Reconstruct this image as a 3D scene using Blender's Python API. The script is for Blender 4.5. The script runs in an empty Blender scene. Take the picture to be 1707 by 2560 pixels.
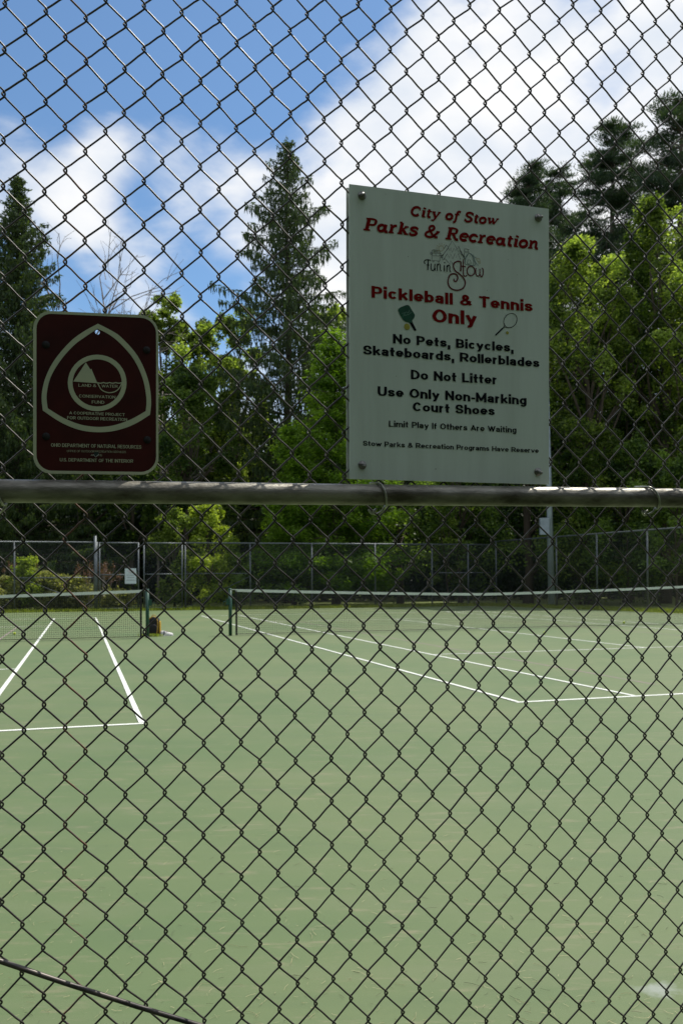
import bpy, bmesh, math, random
import numpy as np
from mathutils import Vector, Matrix
PI = math.pi
S = bpy.context.scene
C = S.collection
rng = np.random.default_rng(7)
random.seed(5)

# ------------------------------------------------------------------ camera, sky, sun, exposure
F = 2158.7; CX, CY = 853.5, 1431.0; H = 1.226; PITCH, ROLL = .0105, .006
TH, FD = .285, 1.703                      # near fence: yaw, distance
R_ = np.array([math.cos(ROLL), math.sin(ROLL)*math.sin(PITCH), -math.sin(ROLL)*math.cos(PITCH)])
U_ = np.array([math.sin(ROLL), -math.cos(ROLL)*math.sin(PITCH), math.cos(ROLL)*math.cos(PITCH)])
W_ = np.array([0, math.cos(PITCH), math.sin(PITCH)])
cam = bpy.data.objects.new('camera', bpy.data.cameras.new('camera')); C.objects.link(cam)
cam.matrix_world = Matrix(((R_[0], U_[0], -W_[0], 0), (R_[1], U_[1], -W_[1], 0), (R_[2], U_[2], -W_[2], H), (0, 0, 0, 1)))
cd = cam.data
cd.sensor_fit = 'VERTICAL'; cd.sensor_height = 36; cd.sensor_width = 24
cd.lens = F/2560*36
cd.shift_y = (CY-1280)/2560; cd.shift_x = 0
cd.clip_start = .05; cd.clip_end = 900
cd.dof.use_dof = True; cd.dof.focus_distance = 1.72; cd.dof.aperture_fstop = 13.0
S.camera = cam
S.view_settings.view_transform = 'Standard'; S.view_settings.look = 'None'
S.view_settings.exposure = -.1; S.view_settings.gamma = 1
SUN_AZ, SUN_EL = math.radians(46), math.radians(61)     # azimuth right of +Y
sd = Vector((math.sin(SUN_AZ)*math.cos(SUN_EL), math.cos(SUN_AZ)*math.cos(SUN_EL), math.sin(SUN_EL)))
sun = bpy.data.objects.new('sun', bpy.data.lights.new('sun', 'SUN')); C.objects.link(sun)
sun.data.energy = 5.0; sun.data.angle = math.radians(.53); sun.data.color = (1, .955, .87)
sun.rotation_euler = sd.to_track_quat('Z', 'Y').to_euler()

def ray(px, py): return W_ + R_*(px-CX)/F - U_*(py-CY)/F
def gnd(px, py, z=0):
    d = ray(px, py); t = (z-H)/d[2]; return Vector((d[0]*t, d[1]*t, z))
def at(px, py, Y):
    d = ray(px, py); t = Y/d[1]; return Vector((d[0]*t, Y, H+d[2]*t))
FN = np.array([-math.sin(TH), math.cos(TH), 0]); FT = np.array([math.cos(TH), math.sin(TH), 0])
def fence_sz(px, py, off=0):
    d = ray(px, py); t = (FD*math.cos(TH)+off)/(FN@d); P = d*t
    return (P@FT)-FD*math.sin(TH), P[2]+H
def fp(s, z, off=0):      # off>0: beyond the mesh; off<0: towards the camera
    P = np.array([0, FD, 0]) + FT*s + FN*off
    return Vector((P[0], P[1], z))
def lerp(a, b, t): return a+(b-a)*t

w = bpy.data.worlds.new('World'); S.world = w; w.use_nodes = True
nt = w.node_tree; nt.nodes.clear()
def N(t, k, **kw):
    n = t.nodes.new(k)
    for a, b in kw.items(): setattr(n, a, b)
    return n
def mth(t, op, a, b=None, c=None, clamp=False):
    n = N(t, 'ShaderNodeMath', operation=op, use_clamp=clamp)
    for i, v in enumerate((a, b, c)):
        if v is None: continue
        if isinstance(v, (int, float)): n.inputs[i].default_value = v
        else: t.links.new(v, n.inputs[i])
    return n.outputs[0]
def mixc(t, f, a, b, mode='MIX'):
    n = N(t, 'ShaderNodeMix', data_type='RGBA', blend_type=mode)
    for i, v in ((0, f), (6, a), (7, b)):
        if isinstance(v, (int, float)): n.inputs[i].default_value = v
        elif isinstance(v, tuple): n.inputs[i].default_value = (*v, 1)[:4]
        else: t.links.new(v, n.inputs[i])
    return n.outputs[2]
STR = .1
sky = N(nt, 'ShaderNodeTexSky', sky_type='NISHITA', sun_disc=False)
sky.sun_elevation = SUN_EL; sky.sun_rotation = SUN_AZ; sky.altitude = 300; sky.air_density = 1.0; sky.dust_density = .6; sky.ozone_density = 1.6
geo = N(nt, 'ShaderNodeTexCoord')
D_ = geo.outputs['Generated']
mp = N(nt, 'ShaderNodeMapping'); nt.links.new(D_, mp.inputs[0]); mp.inputs['Scale'].default_value = (1, 1, 1.9); mp.inputs['Rotation'].default_value = (0, .5, 0)
mp.inputs['Location'].default_value = (.37, .1, .6)
n1 = N(nt, 'ShaderNodeTexNoise'); nt.links.new(mp.outputs[0], n1.inputs['Vector'])
n1.inputs['Scale'].default_value = 7.5; n1.inputs['Detail'].default_value = 7; n1.inputs['Roughness'].default_value = .52; n1.inputs['Distortion'].default_value = .25
n2 = N(nt, 'ShaderNodeTexNoise'); nt.links.new(mp.outputs[0], n2.inputs['Vector'])
n2.inputs['Scale'].default_value = 9; n2.inputs['Detail'].default_value = 5
dens = mth(nt, 'MULTIPLY', mth(nt, 'SUBTRACT', n1.outputs[0], .5), 2.3)
# the broad cloud banks and the clear gaps between them, as directions in the sky
BL = [((230, 60), 12, -.62), ((600, 230), 8, -.52), ((860, 40), 7, -.5), ((320, 320), 4.0, -.35), ((50, 260), 3.5, -.3), ((420, 670), 5, -.42), ((620, 690), 3.5, -.3), ((1330, 180), 4.2, -.5), ((1600, 30), 4, -.3), ((1050, 20), 3, -.2),
      ((110, 400), 3.6, .75), ((310, 500), 3.2, .4), ((430, 500), 5.0, .7), ((700, 430), 5.5, .6), ((1000, 290), 6, .5), ((1150, 450), 7, .5), ((1550, 400), 8, .5), ((1130, 90), 4, .35), ((1600, 230), 5, .35), ((850, 570), 5, .35)]
acc = mth(nt, 'ADD', dens, .13)
for (px, py), deg, wt in BL:
    d = ray(px, py); d = d/np.linalg.norm(d)
    v = N(nt, 'ShaderNodeVectorMath', operation='DOT_PRODUCT'); nt.links.new(D_, v.inputs[0]); v.inputs[1].default_value = tuple(d)
    r = N(nt, 'ShaderNodeMapRange', interpolation_type='SMOOTHERSTEP'); nt.links.new(v.outputs['Value'], r.inputs[0])
    r.inputs[1].default_value = math.cos(math.radians(deg*1.75)); r.inputs[2].default_value = 1; r.inputs[3].default_value = 0; r.inputs[4].default_value = wt
    acc = mth(nt, 'ADD', acc, r.outputs[0])
cov = N(nt, 'ShaderNodeMapRange', interpolation_type='SMOOTHSTEP'); nt.links.new(acc, cov.inputs[0])
cov.inputs[1].default_value = -.42; cov.inputs[2].default_value = .50
cr = N(nt, 'ShaderNodeMapRange'); nt.links.new(n2.outputs[0], cr.inputs[0])
cr.inputs[1].default_value = .3; cr.inputs[2].default_value = .62
cloud = mixc(nt, cr.outputs[0], (8.2, 8.9, 9.9), (11, 11, 11))
blue = mixc(nt, 1.0, sky.outputs[0], (1.15, 1.42, 1.55), 'MULTIPLY')
skyc = mixc(nt, mth(nt, 'MULTIPLY', cov.outputs[0], .97), blue, cloud)
bg = N(nt, 'ShaderNodeBackground'); nt.links.new(skyc, bg.inputs[0]); bg.inputs[1].default_value = STR
wo = N(nt, 'ShaderNodeOutputWorld'); nt.links.new(bg.outputs[0], wo.inputs[0])

# ------------------------------------------------------------------ materials
MATS = {}
def mat(name, col, rough=.6, metal=0, var=.0, vscale=20, col2=None, bump=0, bscale=60, spec=.5, sub=None, stretch=None):
    m = bpy.data.materials.new(name); m.use_nodes = True; t = m.node_tree
    b = t.nodes['Principled BSDF']
    b.inputs['Roughness'].default_value = rough; b.inputs['Metallic'].default_value = metal
    b.inputs['Specular IOR Level'].default_value = spec
    tc = N(t, 'ShaderNodeTexCoord'); vec = tc.outputs['Object']
    if stretch:
        mm = N(t, 'ShaderNodeMapping'); mm.inputs['Scale'].default_value = stretch; t.links.new(vec, mm.inputs[0]); vec = mm.outputs[0]
    c2 = col2 or tuple(x*(1-var) for x in col)
    n = N(t, 'ShaderNodeTexNoise'); n.inputs['Scale'].default_value = vscale; n.inputs['Detail'].default_value = 6; n.inputs['Roughness'].default_value = .65
    t.links.new(vec, n.inputs['Vector'])
    r = N(t, 'ShaderNodeMapRange'); r.inputs[1].default_value = .36; r.inputs[2].default_value = .66
    t.links.new(n.outputs[0], r.inputs[0])
    t.links.new(mixc(t, r.outputs[0], col, c2), b.inputs['Base Color'])
    if bump:
        n3 = N(t, 'ShaderNodeTexNoise'); n3.inputs['Scale'].default_value = bscale; n3.inputs['Detail'].default_value = 4
        t.links.new(vec, n3.inputs['Vector'])
        bp = N(t, 'ShaderNodeBump'); bp.inputs['Strength'].default_value = bump; bp.inputs['Distance'].default_value = .01
        t.links.new(n3.outputs[0], bp.inputs['Height']); t.links.new(bp.outputs[0], b.inputs['Normal'])
    MATS[name] = m; return m
def leafmat(name, ca, cb, trans=.45, rough=.45):
    m = bpy.data.materials.new(name); m.use_nodes = True; t = m.node_tree; t.nodes.remove(t.nodes['Principled BSDF'])
    out = [n for n in t.nodes if n.type == 'OUTPUT_MATERIAL'][0]
    at_ = N(t, 'ShaderNodeAttribute', attribute_name='tint')
    c = mixc(t, at_.outputs['Fac'], ca, cb)
    d = N(t, 'ShaderNodeBsdfPrincipled'); t.links.new(c, d.inputs['Base Color']); d.inputs['Roughness'].default_value = rough; d.inputs['Specular IOR Level'].default_value = .28
    tr = N(t, 'ShaderNodeBsdfTranslucent')
    t.links.new(mixc(t, 1.0, c, (1.25, 1.3, .5), 'MULTIPLY'), tr.inputs[0])
    mx = N(t, 'ShaderNodeMixShader'); mx.inputs[0].default_value = trans
    t.links.new(d.outputs[0], mx.inputs[1]); t.links.new(tr.outputs[0], mx.inputs[2]); t.links.new(mx.outputs[0], out.inputs[0])
    MATS[name] = m; return m
M_WIRE = mat('galvanised_wire', (.085, .078, .068), .42, .4, col2=(.03, .026, .022), vscale=25, spec=.5)
M_WIRER = mat('rusty_wire', (.16, .07, .035), .7, .2, col2=(.12, .1, .09), vscale=60)
M_RAIL = mat('weathered_galvanised_pipe', (.32, .305, .255), .42, .5, spec=.4, col2=(.07, .062, .045), vscale=8, bump=.12, bscale=90, stretch=(1, 1, 3))
M_TIE = mat('aluminium_tie', (.42, .43, .36), .4, .6, var=.4)
M_ROD = mat('dark_truss_rod', (.13, .115, .1), .4, .5, col2=(.03, .028, .03), vscale=14)
M_SIGN = mat('white_sign_face', (.62, .72, .64), .42, 0, col2=(.55, .64, .56), vscale=26, spec=.35, stretch=(1, 1, .09))
M_SIGNE = mat('sign_edge', (.6, .62, .6), .5)
M_RED = mat('dark_red_print', (.20, .006, .005), .85, col2=(.17, .005, .004), spec=.08)
M_BLK = mat('black_print', (.008, .009, .013), .85, spec=.06)
M_PRG = mat('green_print', (.012, .11, .055), .4, col2=(.008, .05, .03), vscale=60)
M_YEL = mat('yellow_print', (.42, .40, .05), .5, var=.3, vscale=90)
M_SUNL = mat('ochre_print', (.40, .32, .12), .5)
M_BRN = mat('brown_sign_face', (.060, .010, .008), .5, col2=(.032, .007, .006), vscale=9, spec=.2)
M_CRM = mat('cream_reflective_print', (.52, .56, .36), .5, col2=(.44, .5, .34), vscale=10)
M_STAINSH = mat('stain_and_bolt_shadow', (.008, .007, .006), .8)
M_BOLT = mat('steel_bolt', (.30, .30, .27), .35, .8, var=.5, vscale=300)
M_POSTG = mat('green_painted_steel', (.015, .075, .05), .4, 0, var=.3)
M_NET = mat('black_net_cord', (.014, .014, .014), .8)
M_BAND = mat('white_net_band', (.66, .72, .66), .7, var=.12, vscale=8)
M_GALV = mat('dull_galvanised_pipe', (.15, .17, .185), .5, .4, var=.35, vscale=6)
M_POLE = mat('blue_grey_pole', (.34, .40, .45), .5, .2, var=.2, vscale=3)
M_LINE = mat('white_court_paint', (.76, .78, .74), .7, col2=(.66, .69, .62), vscale=9)
M_PINK = mat('faded_purple_paint', (.27, .19, .20), .8, col2=(.2, .2, .15), vscale=5)
M_BALL = mat('tennis_ball_felt', (.5, .62, .05), .9, var=.15)
M_BARK = mat('bark', (.10, .075, .055), .9, var=.5, vscale=8, bump=.6, bscale=14, stretch=(1, 1, .25))
M_BARKG = mat('pale_dead_twig', (.26, .22, .19), .9, var=.4)
M_BLACKF = mat('black_fabric', (.015, .015, .017), .8)
M_YELF = mat('yellow_fabric', (.55, .33, .03), .7)
M_WHT = mat('white_rubber', (.7, .68, .68), .6, var=.15)
M_PNKF = mat('pink_fabric', (.5, .25, .3), .7)
M_GREYF = mat('grey_fabric', (.12, .12, .15), .7)
M_STRAW = mat('dry_straw', (.55, .48, .28), .8)
M_STRAWD = mat('dark_litter', (.06, .045, .03), .8)
L_SPR = leafmat('spruce_needles', (.022, .046, .018), (.095, .135, .038), .3)
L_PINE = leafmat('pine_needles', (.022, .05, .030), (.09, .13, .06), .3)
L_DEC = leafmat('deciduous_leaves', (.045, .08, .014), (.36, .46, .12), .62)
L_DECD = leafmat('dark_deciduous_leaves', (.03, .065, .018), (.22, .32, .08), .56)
L_LAR = leafmat('bright_feathery_leaves', (.06, .13, .010), (.2, .33, .03), .55)
L_SHR = leafmat('yellow_green_leaves', (.17, .24, .03), (.40, .48, .09), .6)
L_WEED = leafmat('weed_leaves', (.16, .18, .06), (.40, .40, .16), .55)
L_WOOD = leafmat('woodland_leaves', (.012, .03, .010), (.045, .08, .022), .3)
L_GRASS = leafmat('grass_blades', (.12, .17, .03), (.27, .32, .06), .5)
L_DEAD = leafmat('reddish_seed_heads', (.16, .07, .05), (.2, .12, .08), .3)

# court surface
def court_mat():
    m = bpy.data.materials.new('green_court_acrylic'); m.use_nodes = True; t = m.node_tree; b = t.nodes['Principled BSDF']
    tc = N(t, 'ShaderNodeTexCoord'); O = tc.outputs['Object']
    def noise(scale, detail, st=(1, 1, 1), rough=.6):
        mm = N(t, 'ShaderNodeMapping'); mm.inputs['Scale'].default_value = st; t.links.new(O, mm.inputs[0])
        n = N(t, 'ShaderNodeTexNoise'); n.inputs['Scale'].default_value = scale; n.inputs['Detail'].default_value = detail; n.inputs['Roughness'].default_value = rough
        t.links.new(mm.outputs[0], n.inputs['Vector']); return n.outputs[0]
    def rng_(v, a, b_, c=0, d=1):
        r = N(t, 'ShaderNodeMapRange'); t.links.new(v, r.inputs[0]); r.inputs[1].default_value = a; r.inputs[2].default_value = b_; r.inputs[3].default_value = c; r.inputs[4].default_value = d; return r.outputs[0]
    base = mixc(t, rng_(noise(.35, 5), .35, .65), (.096, .148, .055), (.140, .175, .073))
    base = mixc(t, rng_(noise(2.2, 7, (.4, 1.4, 1), .7), .5, .72, 0, .6), base, (.090, .134, .056))
    base = mixc(t, rng_(noise(1.3, 6, (.5, 2.2, 1)), .52, .75, 0, .5), base, (.170, .185, .10))
    base = mixc(t, rng_(noise(9, 6, (.35, 1.6, 1), .7), .56, .72, 0, .8), base, (.25, .22, .135))
    base = mixc(t, rng_(noise(140, 3), .66, .74, 0, .35), base, (.28, .30, .2))
    base = mixc(t, rng_(noise(260, 2), .3, .7, 0, .22), base, (.06, .12, .05))
    # a worn grey scrape near the fence on the right
    p = gnd(1655, 2478)
    vm = N(t, 'ShaderNodeVectorMath', operation='SUBTRACT'); t.links.new(O, vm.inputs[0]); vm.inputs[1].default_value = p
    ml = N(t, 'ShaderNodeVectorMath', operation='MULTIPLY'); t.links.new(vm.outputs[0], ml.inputs[0]); ml.inputs[1].default_value = (13, 18, 1)
    ln = N(t, 'ShaderNodeVectorMath', operation='LENGTH'); t.links.new(ml.outputs[0], ln.inputs[0])
    q = mth(t, 'ADD', ln.outputs['Value'], mth(t, 'MULTIPLY', noise(16, 5), 2.4))
    base = mixc(t, rng_(q, 1.5, 2.2, .75, 0), base, (.30, .33, .30))
    t.links.new(base, b.inputs['Base Color']); b.inputs['Roughness'].default_value = .62; b.inputs['Specular IOR Level'].default_value = .4
    bp = N(t, 'ShaderNodeBump'); bp.inputs['Strength'].default_value = .35; bp.inputs['Distance'].default_value = .004
    t.links.new(noise(420, 3), bp.inputs['Height']); t.links.new(bp.outputs[0], b.inputs['Normal'])
    return m
M_COURT = court_mat()
M_GROUND = mat('grassy_earth', (.14, .19, .04), .95, col2=(.20, .23, .06), vscale=1.5, bump=.8, bscale=9)

# ------------------------------------------------------------------ object helpers
def mesh_np(name, V, Fq, m, tint=None, smooth=False):
    """V (n,3); Fq (k,4) or (k,3) ints"""
    me = bpy.data.meshes.new(name); V = np.asarray(V, np.float32); Fq = np.asarray(Fq, np.int32)
    me.vertices.add(len(V)); me.vertices.foreach_set('co', V.ravel())
    k, n = Fq.shape
    me.loops.add(k*n); me.loops.foreach_set('vertex_index', Fq.ravel())
    me.polygons.add(k); me.polygons.foreach_set('loop_start', np.arange(k, dtype=np.int32)*n)
    try: me.polygons.foreach_set('loop_total', np.full(k, n, np.int32))
    except Exception: pass
    me.update(calc_edges=True)
    if smooth: me.polygons.foreach_set('use_smooth', np.ones(k, bool))
    if tint is not None:
        a = me.attributes.new('tint', 'FLOAT', 'POINT'); a.data.foreach_set('value', np.asarray(tint, np.float32))
    me.materials.append(m); me.validate()
    return me
def link(name, me, parent=None):
    o = bpy.data.objects.new(name, me); C.objects.link(o)
    if parent is not None: o.parent = parent
    return o
def tag(o, label=None, cat=None, group=None, kind=None):
    if label: o['label'] = label
    if cat: o['category'] = cat
    if group: o['group'] = group
    if kind: o['kind'] = kind
    return o
def thing(name, loc, label, cat, group=None, rz=0):
    o = link(name, None); o.location = loc; o.rotation_euler.z = rz; o.empty_display_size = .1
    bpy.context.view_layer.update()
    return tag(o, label, cat, group)
class MB:
    def __init__(s): s.v = []; s.f = []; s.sm = []
    def add(s, vs, fs, smooth=False):
        b = len(s.v); s.v += [tuple(v) for v in vs]; s.f += [tuple(i+b for i in f) for f in fs]; s.sm += [smooth]*len(fs); return s
    def box(s, c, d, rz=0, M=None):
        x, y, z = d[0]/2, d[1]/2, d[2]/2; r = Matrix.Rotation(rz, 3, 'Z') if M is None else M
        vs = [Vector(c)+r@Vector(p) for p in ((-x, -y, -z), (x, -y, -z), (x, y, -z), (-x, y, -z), (-x, -y, z), (x, -y, z), (x, y, z), (-x, y, z))]
        return s.add(vs, [(0, 3, 2, 1), (4, 5, 6, 7), (0, 1, 5, 4), (1, 2, 6, 5), (2, 3, 7, 6), (3, 0, 4, 7)])
    def tube(s, pts, r, n=8, cap=True, smooth=True):
        pts = [Vector(p) for p in pts]; rs = r if isinstance(r, (list, tuple, np.ndarray)) else [r]*len(pts)
        vs = []; ref = None
        for i, p in enumerate(pts):
            t = (pts[min(i+1, len(pts)-1)]-pts[max(i-1, 0)]).normalized()
            if ref is None: ref = Vector((0, 0, 1)) if abs(t.z) < .9 else Vector((1, 0, 0)); ref = t.cross(ref).normalized()
            ref = (ref-t*ref.dot(t)).normalized(); b = t.cross(ref)
            for k in range(n):
                a = 2*PI*k/n; vs.append(p+(ref*math.cos(a)+b*math.sin(a))*rs[i])
        fs = []
        for i in range(len(pts)-1):
            for k in range(n): fs.append((i*n+k, i*n+(k+1) % n, (i+1)*n+(k+1) % n, (i+1)*n+k))
        s.add(vs, fs, smooth)
        if cap:
            b = len(s.v)-len(vs); m_ = (len(pts)-1)*n
            s.f += [tuple(b+k for k in range(n))[::-1], tuple(b+m_+k for k in range(n))]; s.sm += [False, False]
        return s
    def lathe(s, prof, c, n=12, M=None):
        vs = []; M = M or Matrix.Identity(3)
        for r, z in prof:
            for k in range(n): vs.append(Vector(c)+M@Vector((r*math.cos(2*PI*k/n), r*math.sin(2*PI*k/n), z)))
        fs = [(i*n+k, i*n+(k+1) % n, (i+1)*n+(k+1) % n, (i+1)*n+k) for i in range(len(prof)-1) for k in range(n)]
        return s.add(vs, fs, True)
    def build(s, name, m, parent=None, world=True):
        me = bpy.data.meshes.new(name)
        vs = s.v
        if parent is not None and world:
            bpy.context.view_layer.update()
            inv = world_inv(parent); vs = [inv@Vector(v) for v in s.v]
        me.from_pydata([tuple(v) for v in vs], [], s.f); me.polygons.foreach_set('use_smooth', s.sm); me.materials.append(m); me.update()
        return link(name, me, parent)
def world_inv(p):
    M = Matrix.Identity(4)
    q = p
    while q is not None: M = q.matrix_basis@M; q = q.parent
    return M.inverted()
def catmull(pts, n=4, closed=False):
    P = [np.array(p, float) for p in pts]; out = []
    L = len(P)
    for i in range(L if closed else L-1):
        if closed: a, b, c, d = P[i-1], P[i], P[(i+1) % L], P[(i+2) % L]
        else: a, b, c, d = P[max(i-1, 0)], P[i], P[i+1], P[min(i+2, L-1)]
        for k in range(n):
            t = k/n; out.append(.5*((2*b)+(c-a)*t+(2*a-5*b+4*c-d)*t*t+(3*b-a-3*c+d)*t**3))
    if not closed: out.append(P[-1])
    return out

# ------------------------------------------------------------------ ground and court
g = MB().add([(-400, -200, 0), (400, -200, 0), (400, 600, 0), (-400, 600, 0)], [(0, 1, 2, 3)]).build('ground', M_GROUND); tag(g, kind='structure')
YAW = .2932; CO = Vector((-1.7335, 7.492, 0)); CU = Vector((math.cos(YAW), math.sin(YAW), 0)); CV = Vector((-math.sin(YAW), math.cos(YAW), 0))
def cp(u, v, z=0): return CO+CU*u+CV*v+Vector((0, 0, z))
# far corner of the court and fence lines
FA = gnd(0, 1531); FB = gnd(1232, 1513.5)
fdir = (FB-FA).normalized(); FLft = FA-fdir*16
RD = Vector((5.6, -11.6, 0)).normalized(); FRt = FB+RD*24
nin = Vector((fdir.y, -fdir.x, 0))        # towards the camera
rin = Vector((RD.y, -RD.x, 0)); rin = rin if rin.x < 0 else -rin
dark_lawn = MB().add([fp(-30, .003, .05), fp(-30, .003, -7.5), fp(30, .003, -7.5), fp(30, .003, .05)], [(0, 1, 2, 3)]).build('unseen_dark_lawn', mat('painted_shade_lawn', (.035, .055, .02), .95, var=.4, vscale=3, bump=.6, bscale=60)); tag(dark_lawn, kind='structure')  # added out of view; shade put into its dark colour to cut bounce light
court = MB().add([fp(-14, .004, .06), fp(13, .004, .06), FRt+rin*.9+Vector((0, 0, .004)), FB+nin*.75+rin*.9+Vector((0, 0, .004)), FLft+nin*1.1+Vector((0, 0, .004))], [(0, 1, 2, 3, 4)]).build('court_surface', M_COURT)
tag(court, kind='structure')
def line(u0, v0, u1, v1, wd=.05, off=(0, 0), m=None, z=.008):
    a, b = cp(u0+off[0], v0+off[1], z), cp(u1+off[0], v1+off[1], z); d = (b-a).normalized(); n = Vector((-d.y, d.x, 0))*wd/2
    MB().add([a-n, b-n, b+n, a+n], [(0, 1, 2, 3)]).build('painted_line', m or M_LINE, court)
for ox, oy, sg in ((0, 0, -1), (3.683, .11, 1)):
    o_ = (ox, oy); W = 10.97*sg; e = .025*sg
    line(-e, 0, W+e, 0, .06, o_); line(-e, 23.77, W+e, 23.77, .06, o_)
    for u in (0, 1.37*sg, W-1.37*sg, W): line(u, .03, u, 23.74, .05, o_, z=.0095 if 0 < abs(u) < 10 else .011)
    for v in (5.485, 18.285): line(1.395*sg, v, W-1.395*sg, v, .05, o_)
    line(W/2, 5.51, W/2, 18.26, .05, o_); line(W/2, .03, W/2, .15, .05, o_)
    for du in (2.2, 8.3): line(W*du/10.97, 5.6 if du > 5 else .8, W*du/10.97, 18.1, .045, o_, M_PINK, z=.0065)
# ------------------------------------------------------------------ near chain link fence
fence = thing('chain_link_fence', fp(0, 0), 'near tall chain link fence of rusty galvanised diamond mesh carrying both signs', 'fence')
cs = [0.07966, 0.7059, 0.00852, 0.00246, 0.01292, 0.00105, 0.00134, 0.00306, -0.00185]
cz = [1.1789, 0.00252, -0.84945, 0.00139, -0.00201, -0.01303, -0.0017, -0.00115, 0.00083]
def node(k, j):
    K, J = (k-10)/10, j/10
    kc, jc = min(max(K, -1.1), 1.2), min(max(J, -1.6), 1.0)
    def ev(c): return c[0]+c[1]*K+c[2]*J+c[3]*kc*kc+c[4]*kc*jc+c[5]*jc*jc+c[6]*kc*kc*jc+c[7]*kc*jc*jc+c[8]*jc**3
    # local strain and dents
    h1 = math.sin(k*12.9898+j*78.233)*43758.5453; h1 -= math.floor(h1); h2 = math.sin(k*39.346+j*11.135)*24634.6; h2 -= math.floor(h2)
    return ev(cs)+(h1-.5)*.002, ev(cz)+(h2-.5)*.0032
rusty = {3}
HMIN, HMAX = -20, 66
def build_wire(h):
    """wire running down between half column h and h+1"""
    vis = -3 <= h <= 44
    pts = []; side = 0
    jj = -17.0 if h % 2 == 0 else -17.5          # first left node row
    WX, DD, VH = .0020, .0027, .0046
    j = jj
    dent = random.random() < .2; dj = random.uniform(-14, 8)
    while j < 13.4:
        for sd_, (kk, j0) in ((-1, (h/2, j)), (1, ((h+1)/2, j+.5))):
            s, z = node(kk, j0)
            # arriving strand, apex, leaving strand.  left bend: back -> front ; right bend: front -> back
            d_in = DD if sd_ < 0 else -DD
            pts.append((s-sd_*.0035, z+VH*1.75, d_in)); pts.append((s+sd_*WX, z+VH*.55, d_in*.75))
            pts.append((s+sd_*WX, z-VH*.55, -d_in*.75)); pts.append((s-sd_*.0035, z-VH*1.75, -d_in))
            # slight S bow along the strand to the next node
            nk, nj = ((h+1)/2, j0+.5) if sd_ < 0 else (h/2, j0+.5)
            s2, z2 = node(nk, nj)
            b = .0016+random.uniform(-.0004, .0006)
            if dent and abs(j0-dj) < .3: b += .0014
            for t, o in ((.3, -1.), (.7, 1.)):
                pts.append((lerp(s, s2, t), lerp(z, z2, t)+o*b, -d_in))
        j += 1
    pts = [p for p in pts if .03 < p[1] < 2.66]
    P = catmull(pts, 2) if vis else pts
    mb = MB(); mb.tube([fp(p[0], p[1], p[2]) for p in P], .0018, 6 if vis else 4, True)
    o = mb.build('wire', M_WIRER if h in rusty else M_WIRE, fence)
for h in range(HMIN, HMAX): build_wire(h)
RZ0, RZ1 = fence_sz(0, 1227.5, -.026), fence_sz(1706, 1245, -.026)
def railz(s): return RZ0[1]+(s-RZ0[0])*(RZ1[1]-RZ0[1])/(RZ1[0]-RZ0[0])
sL, sR = node(HMIN/2, 0)[0], node(HMAX/2, 0)[0]
ROFF = -.0265; RR = .0206
MB().tube([fp(lerp(sL, sR, t/24), railz(lerp(sL, sR, t/24)), ROFF) for t in range(25)], RR, 28).build('middle_rail', M_RAIL, fence)
MB().tube([fp(sL, 2.67, ROFF), fp(sR, 2.67, ROFF)], RR, 20).build('top_rail', M_RAIL, fence)
for s in (sL-.05, sR+.05):
    mb = MB(); mb.tube([fp(s, 0, ROFF-.01), fp(s, 2.72, ROFF-.01)], .03, 20); mb.lathe([(.032, 2.71), (.034, 2.73), (.02, 2.755), (.001, 2.76)], fp(s, 0, ROFF-.01), 20)
    mb.build('post', M_RAIL, fence)
def tie(pts, r=.0022, name='tie_wire'):
    return MB().tube(catmull(pts, 5), r, 8).build(name, M_TIE, fence)
def mktie(px0, py0, px1, s_off=0):
    """loop over the front of the rail from the mesh above to the mesh below"""
    s0, _ = fence_sz(px0, py0, -.03); s1, _ = fence_sz(px1, 1262, -.05)
    pts = []
    for i in range(9):
        a = math.radians(lerp(62, -118, i/8)); s = lerp(s0, s1, min(1, (i/8)**.7))
        zc = railz(s); rr = RR+.0035
        pts.append(fp(s, zc+math.sin(a)*rr*1.02, ROFF-math.cos(a)*rr))
    z1 = railz(s1)
    tail = [fp(s0-.004, railz(s0)+.026, .004)]
    end = [fp(s1-.004, z1-.030, -.012), fp(s1-.012, z1-.036, .004), fp(s1-.02, z1-.032, -.004), fp(s1-.016, z1-.027, -.010), fp(s1-.024, z1-.036, -.009), fp(s1-.034, z1-.029, -.016)]
    tie(tail+pts+end)
mktie(943, 1200, 976); mktie(1614, 1216, 1662); mktie(-22, 1196, 12)
a = fence_sz(0, 2402, -.012); b = fence_sz(500, 2560, -.012)
sl = (b[1]-a[1])/(b[0]-a[0])
p0, p1 = (a[0]-.5, a[1]-.5*sl), (b[0]+.62, b[1]+.62*sl)
MB().tube([fp(lerp(p0[0], p1[0], t/12), lerp(p0[1], p1[1], t/12)+.004*math.sin(t/12*PI*3), -.012) for t in range(13)], .0047, 12).build('truss_rod', M_ROD, fence)
tag(fence.children[-1], 'dark diagonal truss rod crossing the bottom left')
MB().tube([fp(p0[0], p0[1], -.012), fp(sL-.04, p0[1]-(sL-.04-p0[0])*0, -.012)], .0047, 8).build('truss_rod_end', M_ROD, fence)

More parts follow.
